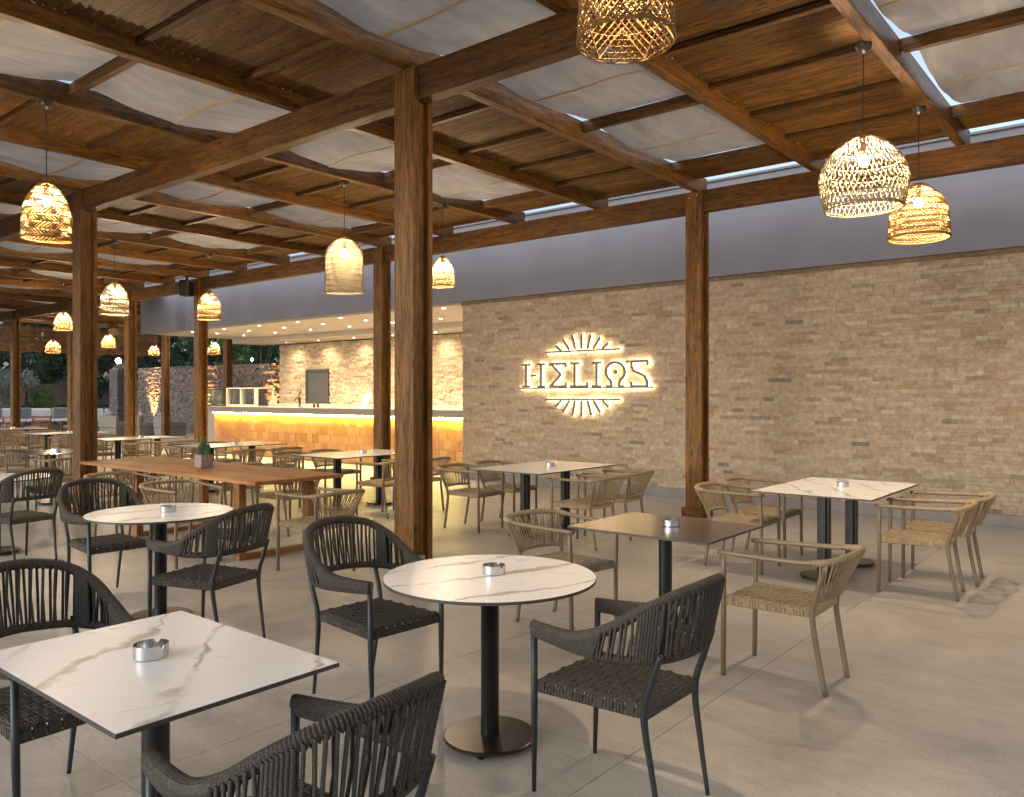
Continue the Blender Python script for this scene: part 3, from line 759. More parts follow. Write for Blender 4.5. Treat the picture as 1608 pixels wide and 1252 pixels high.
lamp(LX[1] - .07, 6.48, 3.575, 2.88, .465, 'tall', 34, 10, 'dense', 'wicker_pale', 'tall finely woven pale lamp just left of the big post', .0046)
lamp(LX[1], 8.17, 3.56, 3.13, .335, 'bell', 24, 5, 'lattice', 'wicker', 'small bell lamp just right of the big post', .0045)
lamp(LX[2], 6.43, 3.57, 3.0, .455, 'bell', 28, 7, 'herring', 'wicker_pale', 'pale round-topped lamp close right of the second post', .008)
lamp(LX[2], 8.20, 3.58, 3.04, .42, 'bell', 26, 6, 'herring', 'wicker', 'bell lamp in front of the post at the left end of the bar', .008)
lamp(LX[3], 8.05, 3.58, 3.14, .40, 'bell', 20, 4, 'lattice', 'wicker', 'small lamp left of the second post, higher of two there', .005)
lamp(-30.95, 11.9, 3.57, 3.10, .48, 'bell', 20, 4, 'lattice', 'wicker', 'small amber lamp left of the second post, lower of two there', .005)
lamp(-26.6, 11.9, 3.57, 3.13, .40, 'bell', 18, 4, 'lattice', 'wicker', 'small far lamp seen just right of the second post', .005)
lamp(-30.95, 15.6, 3.57, 3.15, .40, 'bell', 18, 4, 'lattice', 'wicker', 'far amber lamp below the left end of the soffit', .005)
lamp(-27.1, 15.9, 3.57, 3.08, .44, 'bell', 18, 4, 'lattice', 'wicker', 'far amber lamp behind the post at the left end of the bar', .005)

for k, (x, y, l) in enumerate(((4.45, 3.0, 'added out of view at the right, first of three'), (4.45, 6.46, 'added out of view at the right, second of three'), (4.45, 8.2, 'added out of view at the right, third of three'), (-7.95, 1.31, 'added out of view past the left edge'))):  # unseen lamps continuing the spacing, added to fill light on the floor
    lamp(x, y, 3.575, 3.04, .48, 'bell', 48, 6, 'lattice', 'wicker', 'woven bell lamp ' + l, .0035)

# ================================================================== CHAIRS
def weave(w_f, w_r, xf, xr, z, nx, ny, drop, mb, m0, m1):
    """woven seat: ny straps along x, nx straps across, folded down at the rim"""
    xs = np.linspace(xf, xr, nx + 1); wy = lambda x: w_r + (w_f - w_r) * (x - xr) / (xf - xr)
    amp, th = .0065, .0030
    HT = [-.9, .9, .9, -.3, .9, .9, -.3, .9, .9, -.9]; OF = [-1, -.86, -.5, -.34, -.18, .18, .34, .5, .86, 1]
    def ribbon(P, W, m):        # a strap of three cords lying side by side
        P = np.array(P); W = np.array(W, float); n = len(P); V = []
        W[3:-3] *= .87
        T = np.gradient(P, axis=0); T /= np.linalg.norm(T, axis=1)[:, None] + 1e-9
        Wd = W / (np.linalg.norm(W, axis=1)[:, None] + 1e-9); Nn = np.cross(T, Wd)
        if Nn[n // 2][2] < 0: Nn = -Nn
        q_ = len(OF)
        for i in range(n):
            for o_, h_ in zip(OF, HT): V.append(P[i] + o_ * W[i] + h_ * th * Nn[i])
        F = []
        for i in range(n - 1):
            for j in range(q_): F.append((i * q_ + j, i * q_ + (j + 1) % q_, i * q_ + q_ + (j + 1) % q_, i * q_ + q_ + j))
        mb.add(V, F, m)
    hx = (xf - xr) / nx * .49
    for i in range(nx):          # straps running across (y)
        x = (xs[i] + xs[i + 1]) / 2; w = wy(x); P = [(x, -w * .96, z - drop - .006), (x, -w - .006, z - drop), (x, -w - .006, z - .012), (x, -w + .006, z - .001)]
        for j in range(ny): P.append((x, -w + 2 * w * (j + .5) / ny, z + amp * (1 if (i + j) % 2 else -1)))
        P += [(x, w - .006, z - .001), (x, w + .006, z - .012), (x, w + .006, z - drop), (x, w * .96, z - drop - .006)]
        ribbon(P, [(hx, 0, 0)] * len(P), m0)
    for j in range(ny):          # straps running front to back (x)
        u = (j + .5) / ny * 2 - 1; hy = w_f / ny * .97
        P = [(xf * .96, u * wy(xf), z - drop - .006), (xf + .006, u * wy(xf), z - drop), (xf + .006, u * wy(xf), z - .012), (xf - .006, u * wy(xf), z - .001)]
        for i in range(nx):
            x = (xs[i] + xs[i + 1]) / 2; P.append((x, u * wy(x), z - amp * (1 if (i + j) % 2 else -1)))
        P += [(xr + .006, u * wy(xr), z - .001), (xr - .006, u * wy(xr), z - .012), (xr - .006, u * wy(xr), z - drop), (xr + .02, u * wy(xr), z - drop - .006)]
        ribbon(P, [(0, hy, 0)] * len(P), m1)
def mirror(P): return [(p[0], -p[1], p[2]) for p in P]
def ridged(mb, P, r, step, k=7, m=0, sy=1.0):
    L = np.linalg.norm(np.diff(P, axis=0), axis=1).sum(); n = int(L / step) * 2 + 1
    n = int(L / step) * 3 + 1; Q = resample(P, n); mb.tube(Q, [r * (1.0, 1.0, .72)[i % 3] for i in range(n)], k, m, sy=sy)
def seat_frame(mb, wf, wr, xf, xr, z):
    mb.tube([(xf, -wf, z), (xf, wf, z), (xr, wr, z), (xr, -wr, z), (xf, -wf, z)], .012, 6)
def make_dark():
    root = thing('rope_armchair', 'dark chair', 'chair')
    for sy in (1, -1):
        MB().tube([(.285, sy * .222, 0), (.278, sy * .228, .35), (.276, sy * .232, .69)], [.009, .0145, .0135], 10).obj('leg', M['char'], root, smooth=True)
        P = smooth_path([(-.275, sy * .19, 0), (-.238, sy * .196, .22), (-.212, sy * .205, .42), (-.25, sy * .212, .56), (-.285, sy * .212, .66)], 5)
        MB().tube(P, np.interp(np.linspace(0, 1, len(P)), [0, .5, 1], [.009, .0145, .012]), 10).obj('leg', M['char'], root, smooth=True)
    s = MB(); weave(.222, .195, .272, -.215, .452, 11, 9, .044, s, 0, 1); s.obj('seat', [M['rope_dark_x'], M['rope_dark_y']], root)
    f = MB(); seat_frame(f, .212, .188, .262, -.205, .425); f.obj('seat_frame', M['char'], root)
    up = [(.282, .232, .672), (.16, .258, .672), (.03, .277, .683), (-.10, .283, .735), (-.215, .262, .808), (-.315, .195, .868), (-.362, .09, .892)]
    lo = [(.280, .232, .648), (.16, .256, .640), (.03, .272, .632), (-.09, .272, .628), (-.195, .245, .630), (-.275, .175, .636), (-.312, .08, .640)]
    UP = smooth_path(up + [(-.372, 0, .897)] + mirror(up)[::-1], 8); LO = smooth_path(lo + [(-.322, 0, .642)] + mirror(lo)[::-1], 8)
    b = MB(); ridged(b, UP, .0235, .0105); ridged(b, LO, .0195, .0105)
    n = 150; U = resample(UP, n); Lw = resample(LO, n); cc = np.array([-.05, 0, .7])
    for i in range(2, n - 2):
        gap = np.linalg.norm(U[i] - Lw[i])
        if gap < .10:      # arms and shoulders: cords lie side by side and wrap both rails
            for o in (0, .5):
                A = U[i] * (1 - o) + U[i + 1] * o; B_ = Lw[i] * (1 - o) + Lw[i + 1] * o
                out = A - cc; out[2] = 0; out /= np.linalg.norm(out); up_ = np.array([0, 0, .02]); e = out * .019
                b.tube([A + up_ * .6 + e * .75, A + e * 1.12 - up_ * .3, B_ + e * 1.05 + up_ * .2, B_ - up_ * .55 + e * .7], .0062, 5, cap=False)
                b.tube([A + up_ * .6 - e * .75, A - e * 1.12 - up_ * .3, B_ - e * 1.05 + up_ * .2, B_ - up_ * .55 - e * .7], .0062, 5, cap=False)
        elif i % 2 == 0:
            sl = (-1) ** (i // 2) * .25
            A = U[i]; k2 = min(n - 1, max(0, i + (1 if i % 4 == 0 else 0))); B_ = Lw[k2]
            out = A - cc; out[2] = 0; out /= np.linalg.norm(out)
            b.tube([A + out * .021, (A + B_) / 2 + out * .017, B_ + out * .017], .0058, 5, cap=False)
            if i % 4 == 0: b.tube([A - out * .018 + np.array([0, 0, -.004]), (U[min(n - 1, i + 1)] + Lw[i]) / 2 - out * .004, Lw[i] - out * .012], .0055, 5, cap=False)
    for k2 in (int(n * .335), int(n * .665)):       # doubled cords bound over the rear legs
        for d in range(-3, 3):
            A = U[k2 + d]; B_ = Lw[k2 + d]; out = A - cc; out[2] = 0; out /= np.linalg.norm(out)
            b.tube([A + out * .02, B_ + out * .018], .0075, 5, cap=False); b.tube([A - out * .017, B_ - out * .013], .0075, 5, cap=False)
    b.obj('backrest', M['rope_dark'], root, smooth=True); return root
def make_tan():
    root = thing('tan_armchair', 'tan chair', 'chair')
    for sy in (1, -1):
        MB().tube([(.282, sy * .224, 0), (.278, sy * .226, .40), (.276, sy * .232, .60), (.272, sy * .235, .70)], [.0145, .0155, .0155, .012], 10).obj('leg', M['taupe'], root, smooth=True)
        P = smooth_path([(-.278, sy * .188, 0), (-.236, sy * .194, .24), (-.214, sy * .20, .42), (-.245, sy * .222, .54), (-.305, sy * .262, .715)], 5)
        MB().tube(P, .0155, 10).obj('leg', M['taupe'], root, smooth=True)
    s = MB(); weave(.222, .19, .27, -.215, .452, 10, 8, .042, s, 0, 1); s.obj('seat', [M['rope_tan_x'], M['rope_tan_y']], root)
    f = MB(); seat_frame(f, .212, .185, .26, -.205, .425); f.obj('seat_frame', M['taupe'], root)
    for sy in (1, -1):
        MB().tube(smooth_path([(.305, sy * .236, .704), (.10, sy * .262, .706), (-.16, sy * .284, .712), (-.29, sy * .274, .722)], 5), .0145, 10).obj('armrest', M['taupe'], root, smooth=True)
    b = MB()
    up = [(-.245, .282, .718), (-.305, .268, .724), (-.348, .215, .732), (-.372, .11, .738)]
    UP = smooth_path(up + [(-.378, 0, .74)] + mirror(up)[::-1], 8)
    lo = [(-.226, .204, .50), (-.252, .17, .505), (-.272, .09, .508)]
    LO = smooth_path(lo + [(-.278, 0, .51)] + mirror(lo)[::-1], 8)
    ridged(b, UP, .0205, .008); ridged(b, LO, .015, .008)
    n = 46; U = resample(UP, n); Lw = resample(LO, n); cc = np.array([0, 0, .6])
    for i in range(2, n - 2):
        A = U[i]; B_ = Lw[i]; out = A - cc; out[2] = 0; out /= np.linalg.norm(out)
        if i % 2 == 0: b.tube([A + out * .019, (A + B_) / 2 + out * .012, B_ + out * .013], .0052, 5, cap=False)
        if i % 4 == 1: b.tube([A - out * .016, (A + Lw[min(n - 1, i + 1)]) / 2 - out * .002, Lw[min(n - 1, i + 1)] - out * .010], .005, 5, cap=False)
    b.obj('backrest', M['rope_tan'], root, smooth=True); return root
protos = {}
def chair(kind, x, y, rz_deg, label, group):
    if kind not in protos:
        protos[kind] = (make_dark if kind == 'dark' else make_tan)(); o = protos[kind]; KIDS[o] = list(o.children)
    else: o = copy_tree(protos[kind])
    o.location = (x, y, 0); o.rotation_euler = (0, 0, radians(rz_deg)); o['label'] = label; o['group'] = group; return o
GD, GT = 'charcoal rope armchairs', 'tan rope armchairs'
chair('dark', -1.76, 1.26, 184, 'charcoal rope chair in front, back to us, right of the square marble table', GD)
chair('dark', -3.33, 1.27, 2, 'charcoal rope chair left of the square marble table, cut by the left edge', GD)
chair('dark', -1.71, 2.80, 180, 'charcoal rope chair right of the front round marble table', GD)
chair('dark', -3.27, 2.84, -4, 'charcoal rope chair left of the front round marble table, before the big post', GD)
chair('dark', -4.78, 2.78, 196, 'charcoal rope chair right of the round table that stands before the wooden table', GD)
chair('dark', -6.52, 2.90, -3, 'charcoal rope chair left of the round table that stands before the wooden table', GD)
chair('dark', -8.52, 2.98, 190, 'charcoal rope chair at the left edge, before the white round table', GD)
chair('dark', -4.82, 1.22, 186, 'charcoal rope chair of which only the back shows at the left edge', GD)
chair('tan', -1.70, 4.55, 180, 'tan rope chair right of the square brown table', GT)
chair('tan', -3.28, 4.58, -8, 'tan rope chair left of the square brown table', GT)
names = {-2.34: 'the two-column marble table', -5.66: 'the table below the sign', -9.0: 'the table beside the big post',
         -12.3: 'the table behind the cactus', -15.6: 'the table by the bar end', -18.9: 'the table behind the second post', -22.2: 'the farthest table'}
offs = {-2.34: (-.79, .79), -5.66: (-.81, .80), -9.0: (-.86, .93)}
for tx, nm in names.items():
    l, r = offs.get(tx, (-.84, .86))
    for dx, rz, side in ((l, 0, 'left'), (r, 180, 'right')):
        for y, nf in ((7.18, 'nearer'), (7.85, 'farther')):
            chair('tan', tx + dx + random.uniform(-.03, .03), y + random.uniform(-.02, .02), rz + random.uniform(-4, 4), 'tan rope chair, %s of two on the %s of %s' % (nf, side, nm), GT)
chair('tan', -7.36, 4.00, 0, 'tan rope chair near the right end, front side of the wooden table', GT)
chair('tan', -8.68, 4.05, 2, 'tan rope chair at the middle, front side of the wooden table', GT)
chair('tan', -9.68, 4.78, 0, 'tan rope chair tucked under the left end of the wooden table', GT)
chair('tan', -6.02, 4.56, 182, 'tan rope chair at the right end of the wooden table', GT)
chair('tan', -7.98, 5.62, 180, 'tan rope chair behind the wooden table, right of two', GT)
chair('tan', -9.30, 5.66, 182, 'tan rope chair behind the wooden table, left of two', GT)
chair('tan', -11.93, 4.70, 180, 'tan rope chair just left of the second post at a brown table', GT)
chair('tan', -13.62, 4.72, 0, 'tan rope chair at the left edge at a brown table', GT)

# ================================================================== TABLES
TH = .765
def disc_base(par, x, y, r=.215):
    MB().lathe([(r, .022), (r, .032), (r - .006, .036), (.045, .038)], 40, (x, y, 0), cap0=True).obj('base_plate', M['bronze'], par, smooth=False)
    f = MB()
    for a in (0.4, 2.0, 3.6, 5.2): f.lathe([(.016, 0), (.016, .008), (.007, .009), (.007, .0215)], 10, (x + (r - .03) * cos(a), y + (r - .03) * sin(a), 0), cap0=True)
    f.obj('glides', M['black'], par)
def rect_top(par, w, d, mat):
    MB().add([(-w / 2 + .002, -d / 2 + .002, TH), (w / 2 - .002, -d / 2 + .002, TH), (w / 2 - .002, d / 2 - .002, TH), (-w / 2 + .002, d / 2 - .002, TH),
              (-w / 2, -d / 2, TH - .002), (w / 2, -d / 2, TH - .002), (w / 2, d / 2, TH - .002), (-w / 2, d / 2, TH - .002),
              (-w / 2, -d / 2, TH - .013), (w / 2, -d / 2, TH - .013), (w / 2, d / 2, TH - .013), (-w / 2, d / 2, TH - .013)],
             [(0, 1, 2, 3)], 0).add([], [], 0)
    mb = MB()
    mb.add([(sx * (w / 2 - o), sy * (d / 2 - o), TH - z) for z, o in ((0, .0015), (.0015, 0), (.013, 0)) for sx, sy in ((-1, -1), (1, -1), (1, 1), (-1, 1))],
           [(0, 1, 2, 3), (11, 10, 9, 8)] + [(a + j, a + (j + 1) % 4, a - 4 + (j + 1) % 4, a - 4 + j) for a in (4, 8) for j in range(4)])
    mb.m = [0, 1] + [1] * 8
    return mb.obj('tabletop', [mat, M['edge']], par)
def ash(x, y, label, z=TH):
    t = thing('ashtray', label, 'ashtray', (x, y, z + .0005), random.uniform(0, 6), 'steel ashtrays on the tables')
    b = MB(); k = 40
    pr = [(.050, 0), (.053, .003), (.053, .042), (.0495, .042), (.0495, .008), (.0, .006)]
    V = []
    for i, (r, z_) in enumerate(pr):
        for j in range(k):
            a = 2 * pi * j / k; zz = z_ - (.012 if i in (2, 3) and j % 13 == 0 else 0); V.append((r * cos(a), r * sin(a), zz))
    b.add(V, [(i * k + j, i * k + (j + 1) % k, (i + 1) * k + (j + 1) % k, (i + 1) * k + j) for i in range(len(pr) - 1) for j in range(k)])
    b.obj('bowl', M['steel'], t); return t
def sq_table(x, y, w, d, mat, label, rz=0):
    t = thing('square_table', label, 'table', (x, y, 0), radians(rz))
    rect_top(t, w, d, mat); disc_base(t, 0, 0)
    MB().lathe([(.042, .038), (.042, TH - .03), (.11, TH - .026), (.11, TH - .0135)], 24, cap1=True).obj('column', M['iron'], t, smooth=False); return t
def round_table(x, y, D, mat, label):
    t = thing('round_table', label, 'table', (x, y, 0))
    k = 72; mb = MB(); V = []
    for r, z in ((D / 2 - .0015, TH), (D / 2, TH - .0015), (D / 2, TH - .013)):
        V += [(r * cos(2 * pi * j / k), r * sin(2 * pi * j / k), z) for j in range(k)]
    mb.add(V, [tuple(range(k)), tuple(2 * k + j for j in range(k))[::-1]] + [(a * k + j, a * k + (j + 1) % k, (a - 1) * k + (j + 1) % k, (a - 1) * k + j) for a in (1, 2) for j in range(k)])
    mb.m = [0] + [1] * (2 * k + 1); mb.obj('tabletop', [mat, M['edge']], t); disc_base(t, 0, 0)
    MB().lathe([(.042, .038), (.042, TH - .03), (.11, TH - .026), (.11, TH - .0135)], 24, cap1=True).obj('column', M['iron'], t, smooth=True); return t
def long_table(x, mat, label):
    t = thing('rectangular_table', label, 'table', (x, 7.53, 0)); rect_top(t, 1.0, 1.54, mat)
    for dy in (-.38, .40):
        disc_base(t, 0, dy, .20)
        c = MB().bev(-.052, .052, dy - .03, dy + .03, .039, TH - .014, .004).bev(-.03, .03, dy - .052, dy + .052, .039, TH - .0142, .004)
        c.obj('column', M['iron'], t)
    return t
sq_table(-2.49, 1.26, .96, .69, M['marble'][0], 'square white marble table in the left foreground')
ash(-2.49 - .03, 1.26 + .0, 'steel ashtray on the square marble table in the foreground')
round_table(-2.44, 2.82, .98, M['marble'][1], 'round white marble table in front of the big post')
ash(-2.45, 2.86, 'steel ashtray on the round marble table before the big post')
round_table(-5.58, 2.86, .98, M['marble'][2], 'round marble table between two charcoal chairs before the wooden table')
ash(-5.55, 2.9, 'steel ashtray on the round table before the wooden table')
round_table(-9.2, 3.0, .98, M['marble'][3], 'round white table cut by the left edge of the picture')
sq_table(-2.50, 4.60, .96, .80, M['slate'], 'square brown table between two tan chairs, right of centre')
ash(-2.47, 4.62, 'steel ashtray on the square brown table')
sq_table(-12.75, 4.9, 1.15, .8, M['slate'], 'square brown table at the left edge before the far tables')
ash(-12.7, 4.95, 'steel ashtray on the brown table at the left edge')
for i, (x, nm) in enumerate(names.items()):
    long_table(x, M['marble'][3] if i == 0 else M['lamplit'], {0: 'white marble table on two columns by the stone wall, right of the right post', 1: 'cream rectangular table on two columns below the glowing sign', 2: 'cream rectangular table just left of the big post',
               3: 'cream rectangular table behind the cactus', 4: 'pale rectangular table at the far left end of the bar', 5: 'pale rectangular table seen either side of the second post', 6: 'farthest pale rectangular table at the left edge'}[i])
    ash(x + .02, 7.6, 'steel ashtray on %s' % nm)
# wooden table of planks
wt = thing('wooden_table', 'long brown slatted wooden table with frame legs', 'table')
WX_0, WX_1, WY0, WY1, WZ = -10.40, -6.62, 4.30, 5.34, .785
pl = 9; pwid = (WY1 - WY0) / pl
for k in range(pl):
    MB().bev(WX_0 + .10, WX_1 - .10, WY0 + k * pwid + .0035, WY0 + (k + 1) * pwid - .0035, WZ - .035, WZ - .0005 * (k % 3), .003).obj('plank', M['teak'], wt)
for a in (WX_0, WX_1 - .098): MB().bev(a, a + .098, WY0, WY1, WZ - .036, WZ + .0005, .003).obj('end_plank', M['teak_leg'], wt)
for x in (-9.06, -7.0):
    lg = bpy.data.objects.new('leg_frame', None); C.objects.link(lg); lg.parent = wt; lg.location = (x, 0, 0)
    for y in (4.38, 5.18): MB().bev(-.05, .05, y - .04, y + .04, .045, WZ - .037, .004).obj('leg', M['teak_leg'], lg)
    MB().bev(-.05, .05, 4.34, 5.22, 0, .0445, .004).obj('runner', M['teak'], lg)
MB().bev(-10.2, -6.8, 4.74, 4.86, WZ - .08, WZ - .037, .004).obj('rail', M['teak'], wt)
t = thing('cactus_pot', 'green cactus in a speckled square pot on the wooden table', 'plant pot', (-8.43, 4.82, WZ + .001))
MB().bev(-.075, .075, -.075, .075, 0, .145, .006).obj('pot', plain('speckled_pot', (.26, .20, .19), .8, var=.5, vs=70), t)
cm = MB()
def rib(mb, c, h, r, k=14, lean=(0, 0)):
    V = []; n = 9
    for i in range(n):
        s_ = i / (n - 1); rr = r * (1 - s_ ** 3) ** .5 if i < n - 1 else .003
        for j in range(k * 2):
            a = pi * j / k; q = rr * (1 if j % 2 else .78); V.append((c[0] + q * cos(a) + lean[0] * s_, c[1] + q * sin(a) + lean[1] * s_, c[2] + h * s_))
    mb.add(V, [(i * 2 * k + j, i * 2 * k + (j + 1) % (2 * k), (i + 1) * 2 * k + (j + 1) % (2 * k), (i + 1) * 2 * k + j) for i in range(n - 1) for j in range(2 * k)])
rib(cm, (0, 0, .12), .24, .04); rib(cm, (.045, .02, .12), .15, .03, lean=(.02, 0)); rib(cm, (-.045, -.01, .12), .14, .032, lean=(-.015, 0)); rib(cm, (.0, -.045, .12), .1, .028)
cm.obj('cactus', M['leaf_green'], t)

# ================================================================== LOUNGE AND GARDEN
def armchair(x, y, rz, label, pil):
    t = thing('rattan_armchair', label, 'armchair', (x, y, 0), radians(rz), 'grey rattan lounge chairs')
    MB().bev(-.40, .40, -.42, .42, .04, .36, .02).obj('base', M['rattan_grey'], t)
    MB().bev(-.42, .42, .30, .44, .36, .80, .02).obj('back', M['rattan_grey'], t)
    for sx in (-1, 1): MB().bev(min(sx * .42, sx * .30), max(sx * .42, sx * .30), -.42, .30, .36, .58, .02).obj('arm', M['rattan_grey'], t)
    MB().bev(-.29, .29, -.40, .28, .361, .48, .03).obj('seat_cushion', M['pillow'], t)
    p = MB().bev(-.26, .26, -.05, .09, -.22, .24, .05).obj('pillow', M['pillow'], t, (pil * .06, .22, .72)); p.rotation_euler = (radians(-18), radians(pil * 12), 0)
armchair(-31.5, 14.35, 205, 'grey rattan lounge chair right of the second post', 1)
armchair(-30.6, 15.2, 165, 'grey rattan lounge chair before the uplit wall, left of two', -1)
armchair(-29.6, 15.55, 190, 'grey rattan lounge chair before the uplit wall, right of two', 1)
def wchair(x, y, rz, label):
    t = thing('wooden_armchair', label, 'armchair', (x, y, 0), radians(rz), 'brown wooden lounge chairs')
    for sx in (-.33, .33):
        for sy in (-.3, .3): MB().bev(sx - .03, sx + .03, sy - .03, sy + .03, 0, .58 if sy < 0 else .82, .004).obj('leg', M['brown_wood'], t)
        MB().bev(sx - .04, sx + .04, -.34, .27, .581, .61, .004).obj('arm', M['brown_wood'], t)
    for k in range(3): MB().bev(-.299, .299, .28, .31, .44 + k * .14, .53 + k * .14, .004).obj('back_slat', M['brown_wood'], t)
    MB().bev(-.299, .299, -.27, .27, .30, .34, .004).obj('seat', M['brown_wood'], t)
    MB().bev(-.28, .28, -.3, .25, .341, .44, .03).obj('seat_cushion', M['pillow'], t)
wchair(-32.6, 10.9, 30, 'brown wooden lounge chair at the left edge'); wchair(-32.8, 12.05, 40, 'brown wooden lounge chair right of the far left post'); wchair(-32.6, 13.3, 20, 'brown wooden lounge chair beside the second post')
t = thing('sofa', 'long white cushioned garden sofa at the far left', 'sofa', (-39.5, 14.0, 0), radians(90 - 12))
MB().bev(-4.4, 4.4, -.45, .45, .0, .38, .02).obj('sofa_base', M['rattan_grey'], t)
for k in range(8):
    a = -4.36 + k * 1.09
    MB().bev(a, a + 1.06, -.1, .3, .40, .98 + random.uniform(-.03, .04), .07).obj('back_cushion', M['white'], t); MB().bev(a, a + 1.06, -.75, -.11, .381, .54, .05).obj('seat_cushion', M['white'], t)
for k, (u, l) in enumerate(((-1.2, 'dark grey pillow on the white sofa, left of three'), (-.1, 'dark grey pillow on the white sofa, middle of three'), (1.3, 'dark grey pillow on the white sofa, right of three'))):
    a = radians(78); o = MB().bev(-.3, .3, -.09, .09, 0, .5, .06).obj('pillow', M['pillow'], None, (-39.5 + u * cos(a) + .5 * sin(a), 14.0 + u * sin(a) - .5 * cos(a), .55), a); tag(o, l, 'pillow', 'grey sofa pillows')
# garden wall of stone
gw = thing('garden_wall', 'grey stone garden wall lit from below, behind the bar', 'wall')
def gpanel(x0, x1, y, h):
    MB().box(x0, x1, y + .02, y + .3, 0, h).obj('wall_core', M['grout'], gw); mb = MB()
    for (a, b, z0, z1) in courses(x0, x1, 0, h, .075, .16, .42):
        d = random.uniform(0, .05); s1 = random.uniform(-.02, .02); t1 = random.uniform(-.02, .02); yy = y - d
        v = [(a, yy + s1, z0), (b, yy - s1, z0), (b, yy - s1 + t1, z1), (a, yy + s1 + t1, z1)]; v += [(p[0], y + .03, p[2]) for p in v]
        mb.add(v, [(0, 1, 2, 3), (0, 4, 5, 1), (1, 5, 6, 2), (2, 6, 7, 3), (3, 7, 4, 0)], 0, random.random())
    tag(mb.obj('stone_courses', M['stone_garden'], gw), kind='stuff')
gpanel(-36.4, -31.9, 17.6, 2.82); gpanel(-31.85, -24.5, 17.5, 2.78); gpanel(-24.45, -21.9, 17.45, 2.78)
pil = thing('stone_pillar', 'grey stone pillar with a bright lamp on top', 'pillar')
MB().box(-38.25, -37.55, 17.25, 17.75, 0, 2.82).obj('pillar_core', M['grout'], pil)
mb = MB()
for (a, b, z0, z1) in courses(-38.3, -37.5, 0, 2.8, .075, .16, .42):
    d = random.uniform(.01, .04); mb.box(a, b - .002, 17.2 - d, 17.8, z0, z1 - .002, 0, random.random())
tag(mb.obj('stone_courses', M['stone_garden'], pil), kind='stuff')
t = thing('garden_lamp', 'bright bare garden lamp on the stone pillar', 'lamp', (-37.9, 17.4, 2.82))
MB().lathe([(.03, 0), (.02, .22), (.05, .24)], 10).obj('stem', M['bronze'], t); MB().lathe([(.005, .50), (.09, .46), (.125, .37), (.09, .28), (.005, .24)], 12).obj('bulb', M['star'], t, smooth=True)
t = thing('garden_lamp', 'small bright lamp above the garden wall beside a post', 'lamp', (-27.3, 17.6, 2.78))
MB().lathe([(.02, 0), (.015, .12), (.03, .13)], 10).obj('stem', M['bronze'], t); MB().lathe([(.005, .23), (.035, .21), (.04, .18), (.03, .14), (.005, .13)], 10).obj('bulb', M['star'], t, smooth=True)
for k, (x, l) in enumerate(((-34.9, 'ground uplight at the foot of the garden wall, left of three'), (-30.4, 'ground uplight at the foot of the garden wall, middle of three'), (-25.6, 'ground uplight at the foot of the garden wall, right of three'))):
    t = thing('uplight', l, 'uplight', (x, 17.22, 0), 0, 'uplights along the garden wall')
    MB().lathe([(.07, 0), (.07, .05), (.055, .055)], 14).obj('housing', M['iron'], t); MB().lathe([(.0545, .05), (.001, .05)], 14).obj('lens', M['down'], t)
    spot((x, 17.2, .07), E_UP, 48, (1, .47, .12), (x + .02, 17.5, 2.3))
fw = MB(); V = []; F = []
for i in range(9000):
    p = np.array([-62 + rng.normal(0, 1.6), rng.uniform(2, 62), rng.uniform(0, 1) ** .8 * 13]); u = rng.normal(0, 1, 3); u /= np.linalg.norm(u); w = np.cross(u, rng.normal(0, 1, 3)); w /= np.linalg.norm(w)
    n0 = len(V); q = rng.uniform(.35, .8); V += [p - u * q, p + w * q * .6, p + u * q, p - w * q * .6]; F.append((n0, n0 + 1, n0 + 2, n0 + 3))
tag(fw.add(V, F).obj('far_trees', M['leaf_dark']), 'dark mass of far trees closing the view behind the garden', 'trees', kind='stuff')
# trees
def tree(name, x, y, h, cr, nl, leaf, mat, bark, label, trunk_h, cat='tree', group=None, fl=.6, tr=.12):
    t = thing(name, label, cat, (x, y, 0), 0, group); tb = MB()
    tb.tube(smooth_path([(0, 0, -.1), (.08, .05, trunk_h * .5), (0, .1, trunk_h), (.1, 0, h * .7)], 4), np.linspace(tr, tr * .35, 13), 7)
    cl = []
    for k in range(int(14 + nl / 160)):
        a = random.uniform(0, 2 * pi); r = cr * random.uniform(.15, 1) ** .7; z = trunk_h + (h - trunk_h) * random.uniform(.05, .98)
        r *= math.sqrt(max(.1, 1 - ((z - trunk_h) / (h - trunk_h) * 1.7 - .8) ** 2)); cl.append((r * cos(a), r * sin(a), z, random.uniform(.25, .5) * cr * fl))
        tb.tube([(0, .05, trunk_h * random.uniform(.7, 1)), (r * cos(a) * .5, r * sin(a) * .5, z * .7 + trunk_h * .25), (r * cos(a), r * sin(a), z)], [tr * .35, tr * .2, tr * .08], 5)
    tb.obj('trunk', bark, t, smooth=True)
    V = []; F = []
    for i in range(nl):
        c = random.choice(cl); d = rng.normal(0, 1, 3); d /= np.linalg.norm(d); p = np.array(c[:3]) + d * c[3] * random.uniform(.3, 1) ** .5
        u = rng.normal(0, 1, 3); u /= np.linalg.norm(u); w = np.cross(u, d + .01); w /= np.linalg.norm(w) + 1e-9; s_ = leaf * random.uniform(.6, 1.3)
        n0 = len(V); V += [p - u * s_, p + w * s_ * .45, p + u * s_, p - w * s_ * .45]; F.append((n0, n0 + 1, n0 + 2, n0 + 3))
    MB().add(V, F).obj('crown', mat, t)
for k, (x, y, h, cr, l) in enumerate(((-47, 14.5, 11, 3.8, 'dark bushy tree at the far left edge'), (-49, 18.5, 12, 4.2, 'dark bushy tree behind the white sofa'), (-46.5, 20.3, 9, 2.9, 'dark tree with a thin bare trunk left of the second post'), (-50, 24.5, 12, 4.2, 'dark tree right of the second post'))):
    tree('garden_tree', x, y, h, cr, 5200, .16, M['leaf_dark'], M['bark'], l, 1.9, group='dark trees behind the lounge')
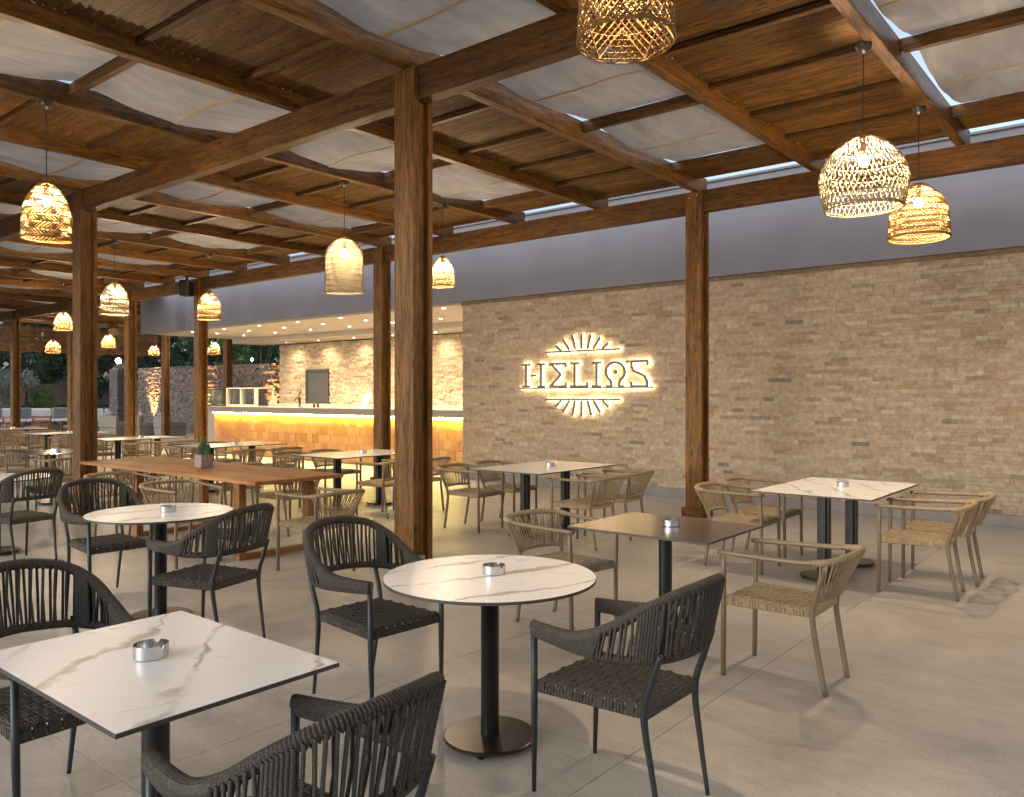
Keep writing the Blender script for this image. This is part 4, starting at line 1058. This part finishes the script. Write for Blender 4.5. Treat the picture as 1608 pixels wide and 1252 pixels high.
for k, (x, y, h, cr, l, mt) in enumerate(((-42, 25, 7.5, 3.2, 'dark tree behind the left end of the garden wall', 'leaf_dark'), (-36.5, 24, 7, 2.8, 'green tree above the garden wall left of the bar post', 'leaf_green'), (-33.5, 26.5, 8.5, 3.4, 'dark tall tree above the middle of the garden wall', 'leaf_dark'),
        (-29.5, 23.5, 6.5, 2.5, 'green leafy tree above the right part of the garden wall', 'leaf_green'), (-26.5, 22.5, 6.5, 2.6, 'green drooping tree beside the bar wall', 'leaf_green'), (-28, 27, 8.5, 3.5, 'dark tree rising behind the drooping green tree', 'leaf_dark'), (-55, 33, 10, 5, 'large dark tree far behind the pillar', 'leaf_dark'))):
    tree('garden_tree', x, y, h, cr, 4200, .15, M[mt], M['bark'], l, 1.6, group='trees behind the garden wall')
tree('olive_bush', -41.9, 12.9, 2.8, 1.35, 2600, .08, M['leaf_olive'], M['bark_pale'], 'silvery olive bush behind the sofa at the left', .5, 'bush', fl=.7, tr=.06)
tree('olive_bush', -42.2, 14.6, 2.6, 1.2, 2200, .08, M['leaf_olive'], M['bark_pale'], 'silvery olive bush right of the far left post', .5, 'bush', fl=.7, tr=.06)
tree('shrub', -42.4, 16.0, 1.9, .85, 1800, .07, M['leaf_bright'], M['bark'], 'bright green shrub behind the sofa', .3, 'shrub', fl=.7, tr=.04)
tree('yucca', -40.5, 18.8, 3.2, .75, 1300, .11, M['leaf_olive'], M['bark_pale'], 'pale multi-stemmed yucca left of the pillar', 1.7, 'plant', fl=.6, tr=.12)
t = thing('boundary_fence', 'fence hung with tan cloth behind the garden', 'fence', (-47.0, 0, 0))
MB().box(-.02, .0, 8, 26, 1.05, 2.2).obj('cloth', plain('tan_cloth', (.20, .17, .12), .9, var=.2, vs=1.5), t)
MB().box(-.02, .02, 8, 26, .0, .95).obj('lower_panel', plain('grey_panel', (.16, .17, .19), .8, var=.1), t)
MB().box(-.03, .03, 8, 26, .951, 1.049).obj('rail', M['iron'], t)
for k in range(7): MB().box(.021, .07, 8 + k * 2.9, 8.06 + k * 2.9, 0, 2.25).obj('fence_post', M['iron'], t)
h_ = thing('garden_house', 'pale grey house wall beyond the boundary fence', 'house', (-58, 22, 0))
MB().box(-3, 3, -9, 9, 0, 3.2).obj('wall', plain('house_wall', (.30, .30, .33), .9, var=.08), h_)
MB().box(3.001, 3.03, 1, 1.3, 0, 3.0).box(3.001, 3.03, 3.6, 3.9, 0, 2.9).obj('pipe', M['white'], h_)
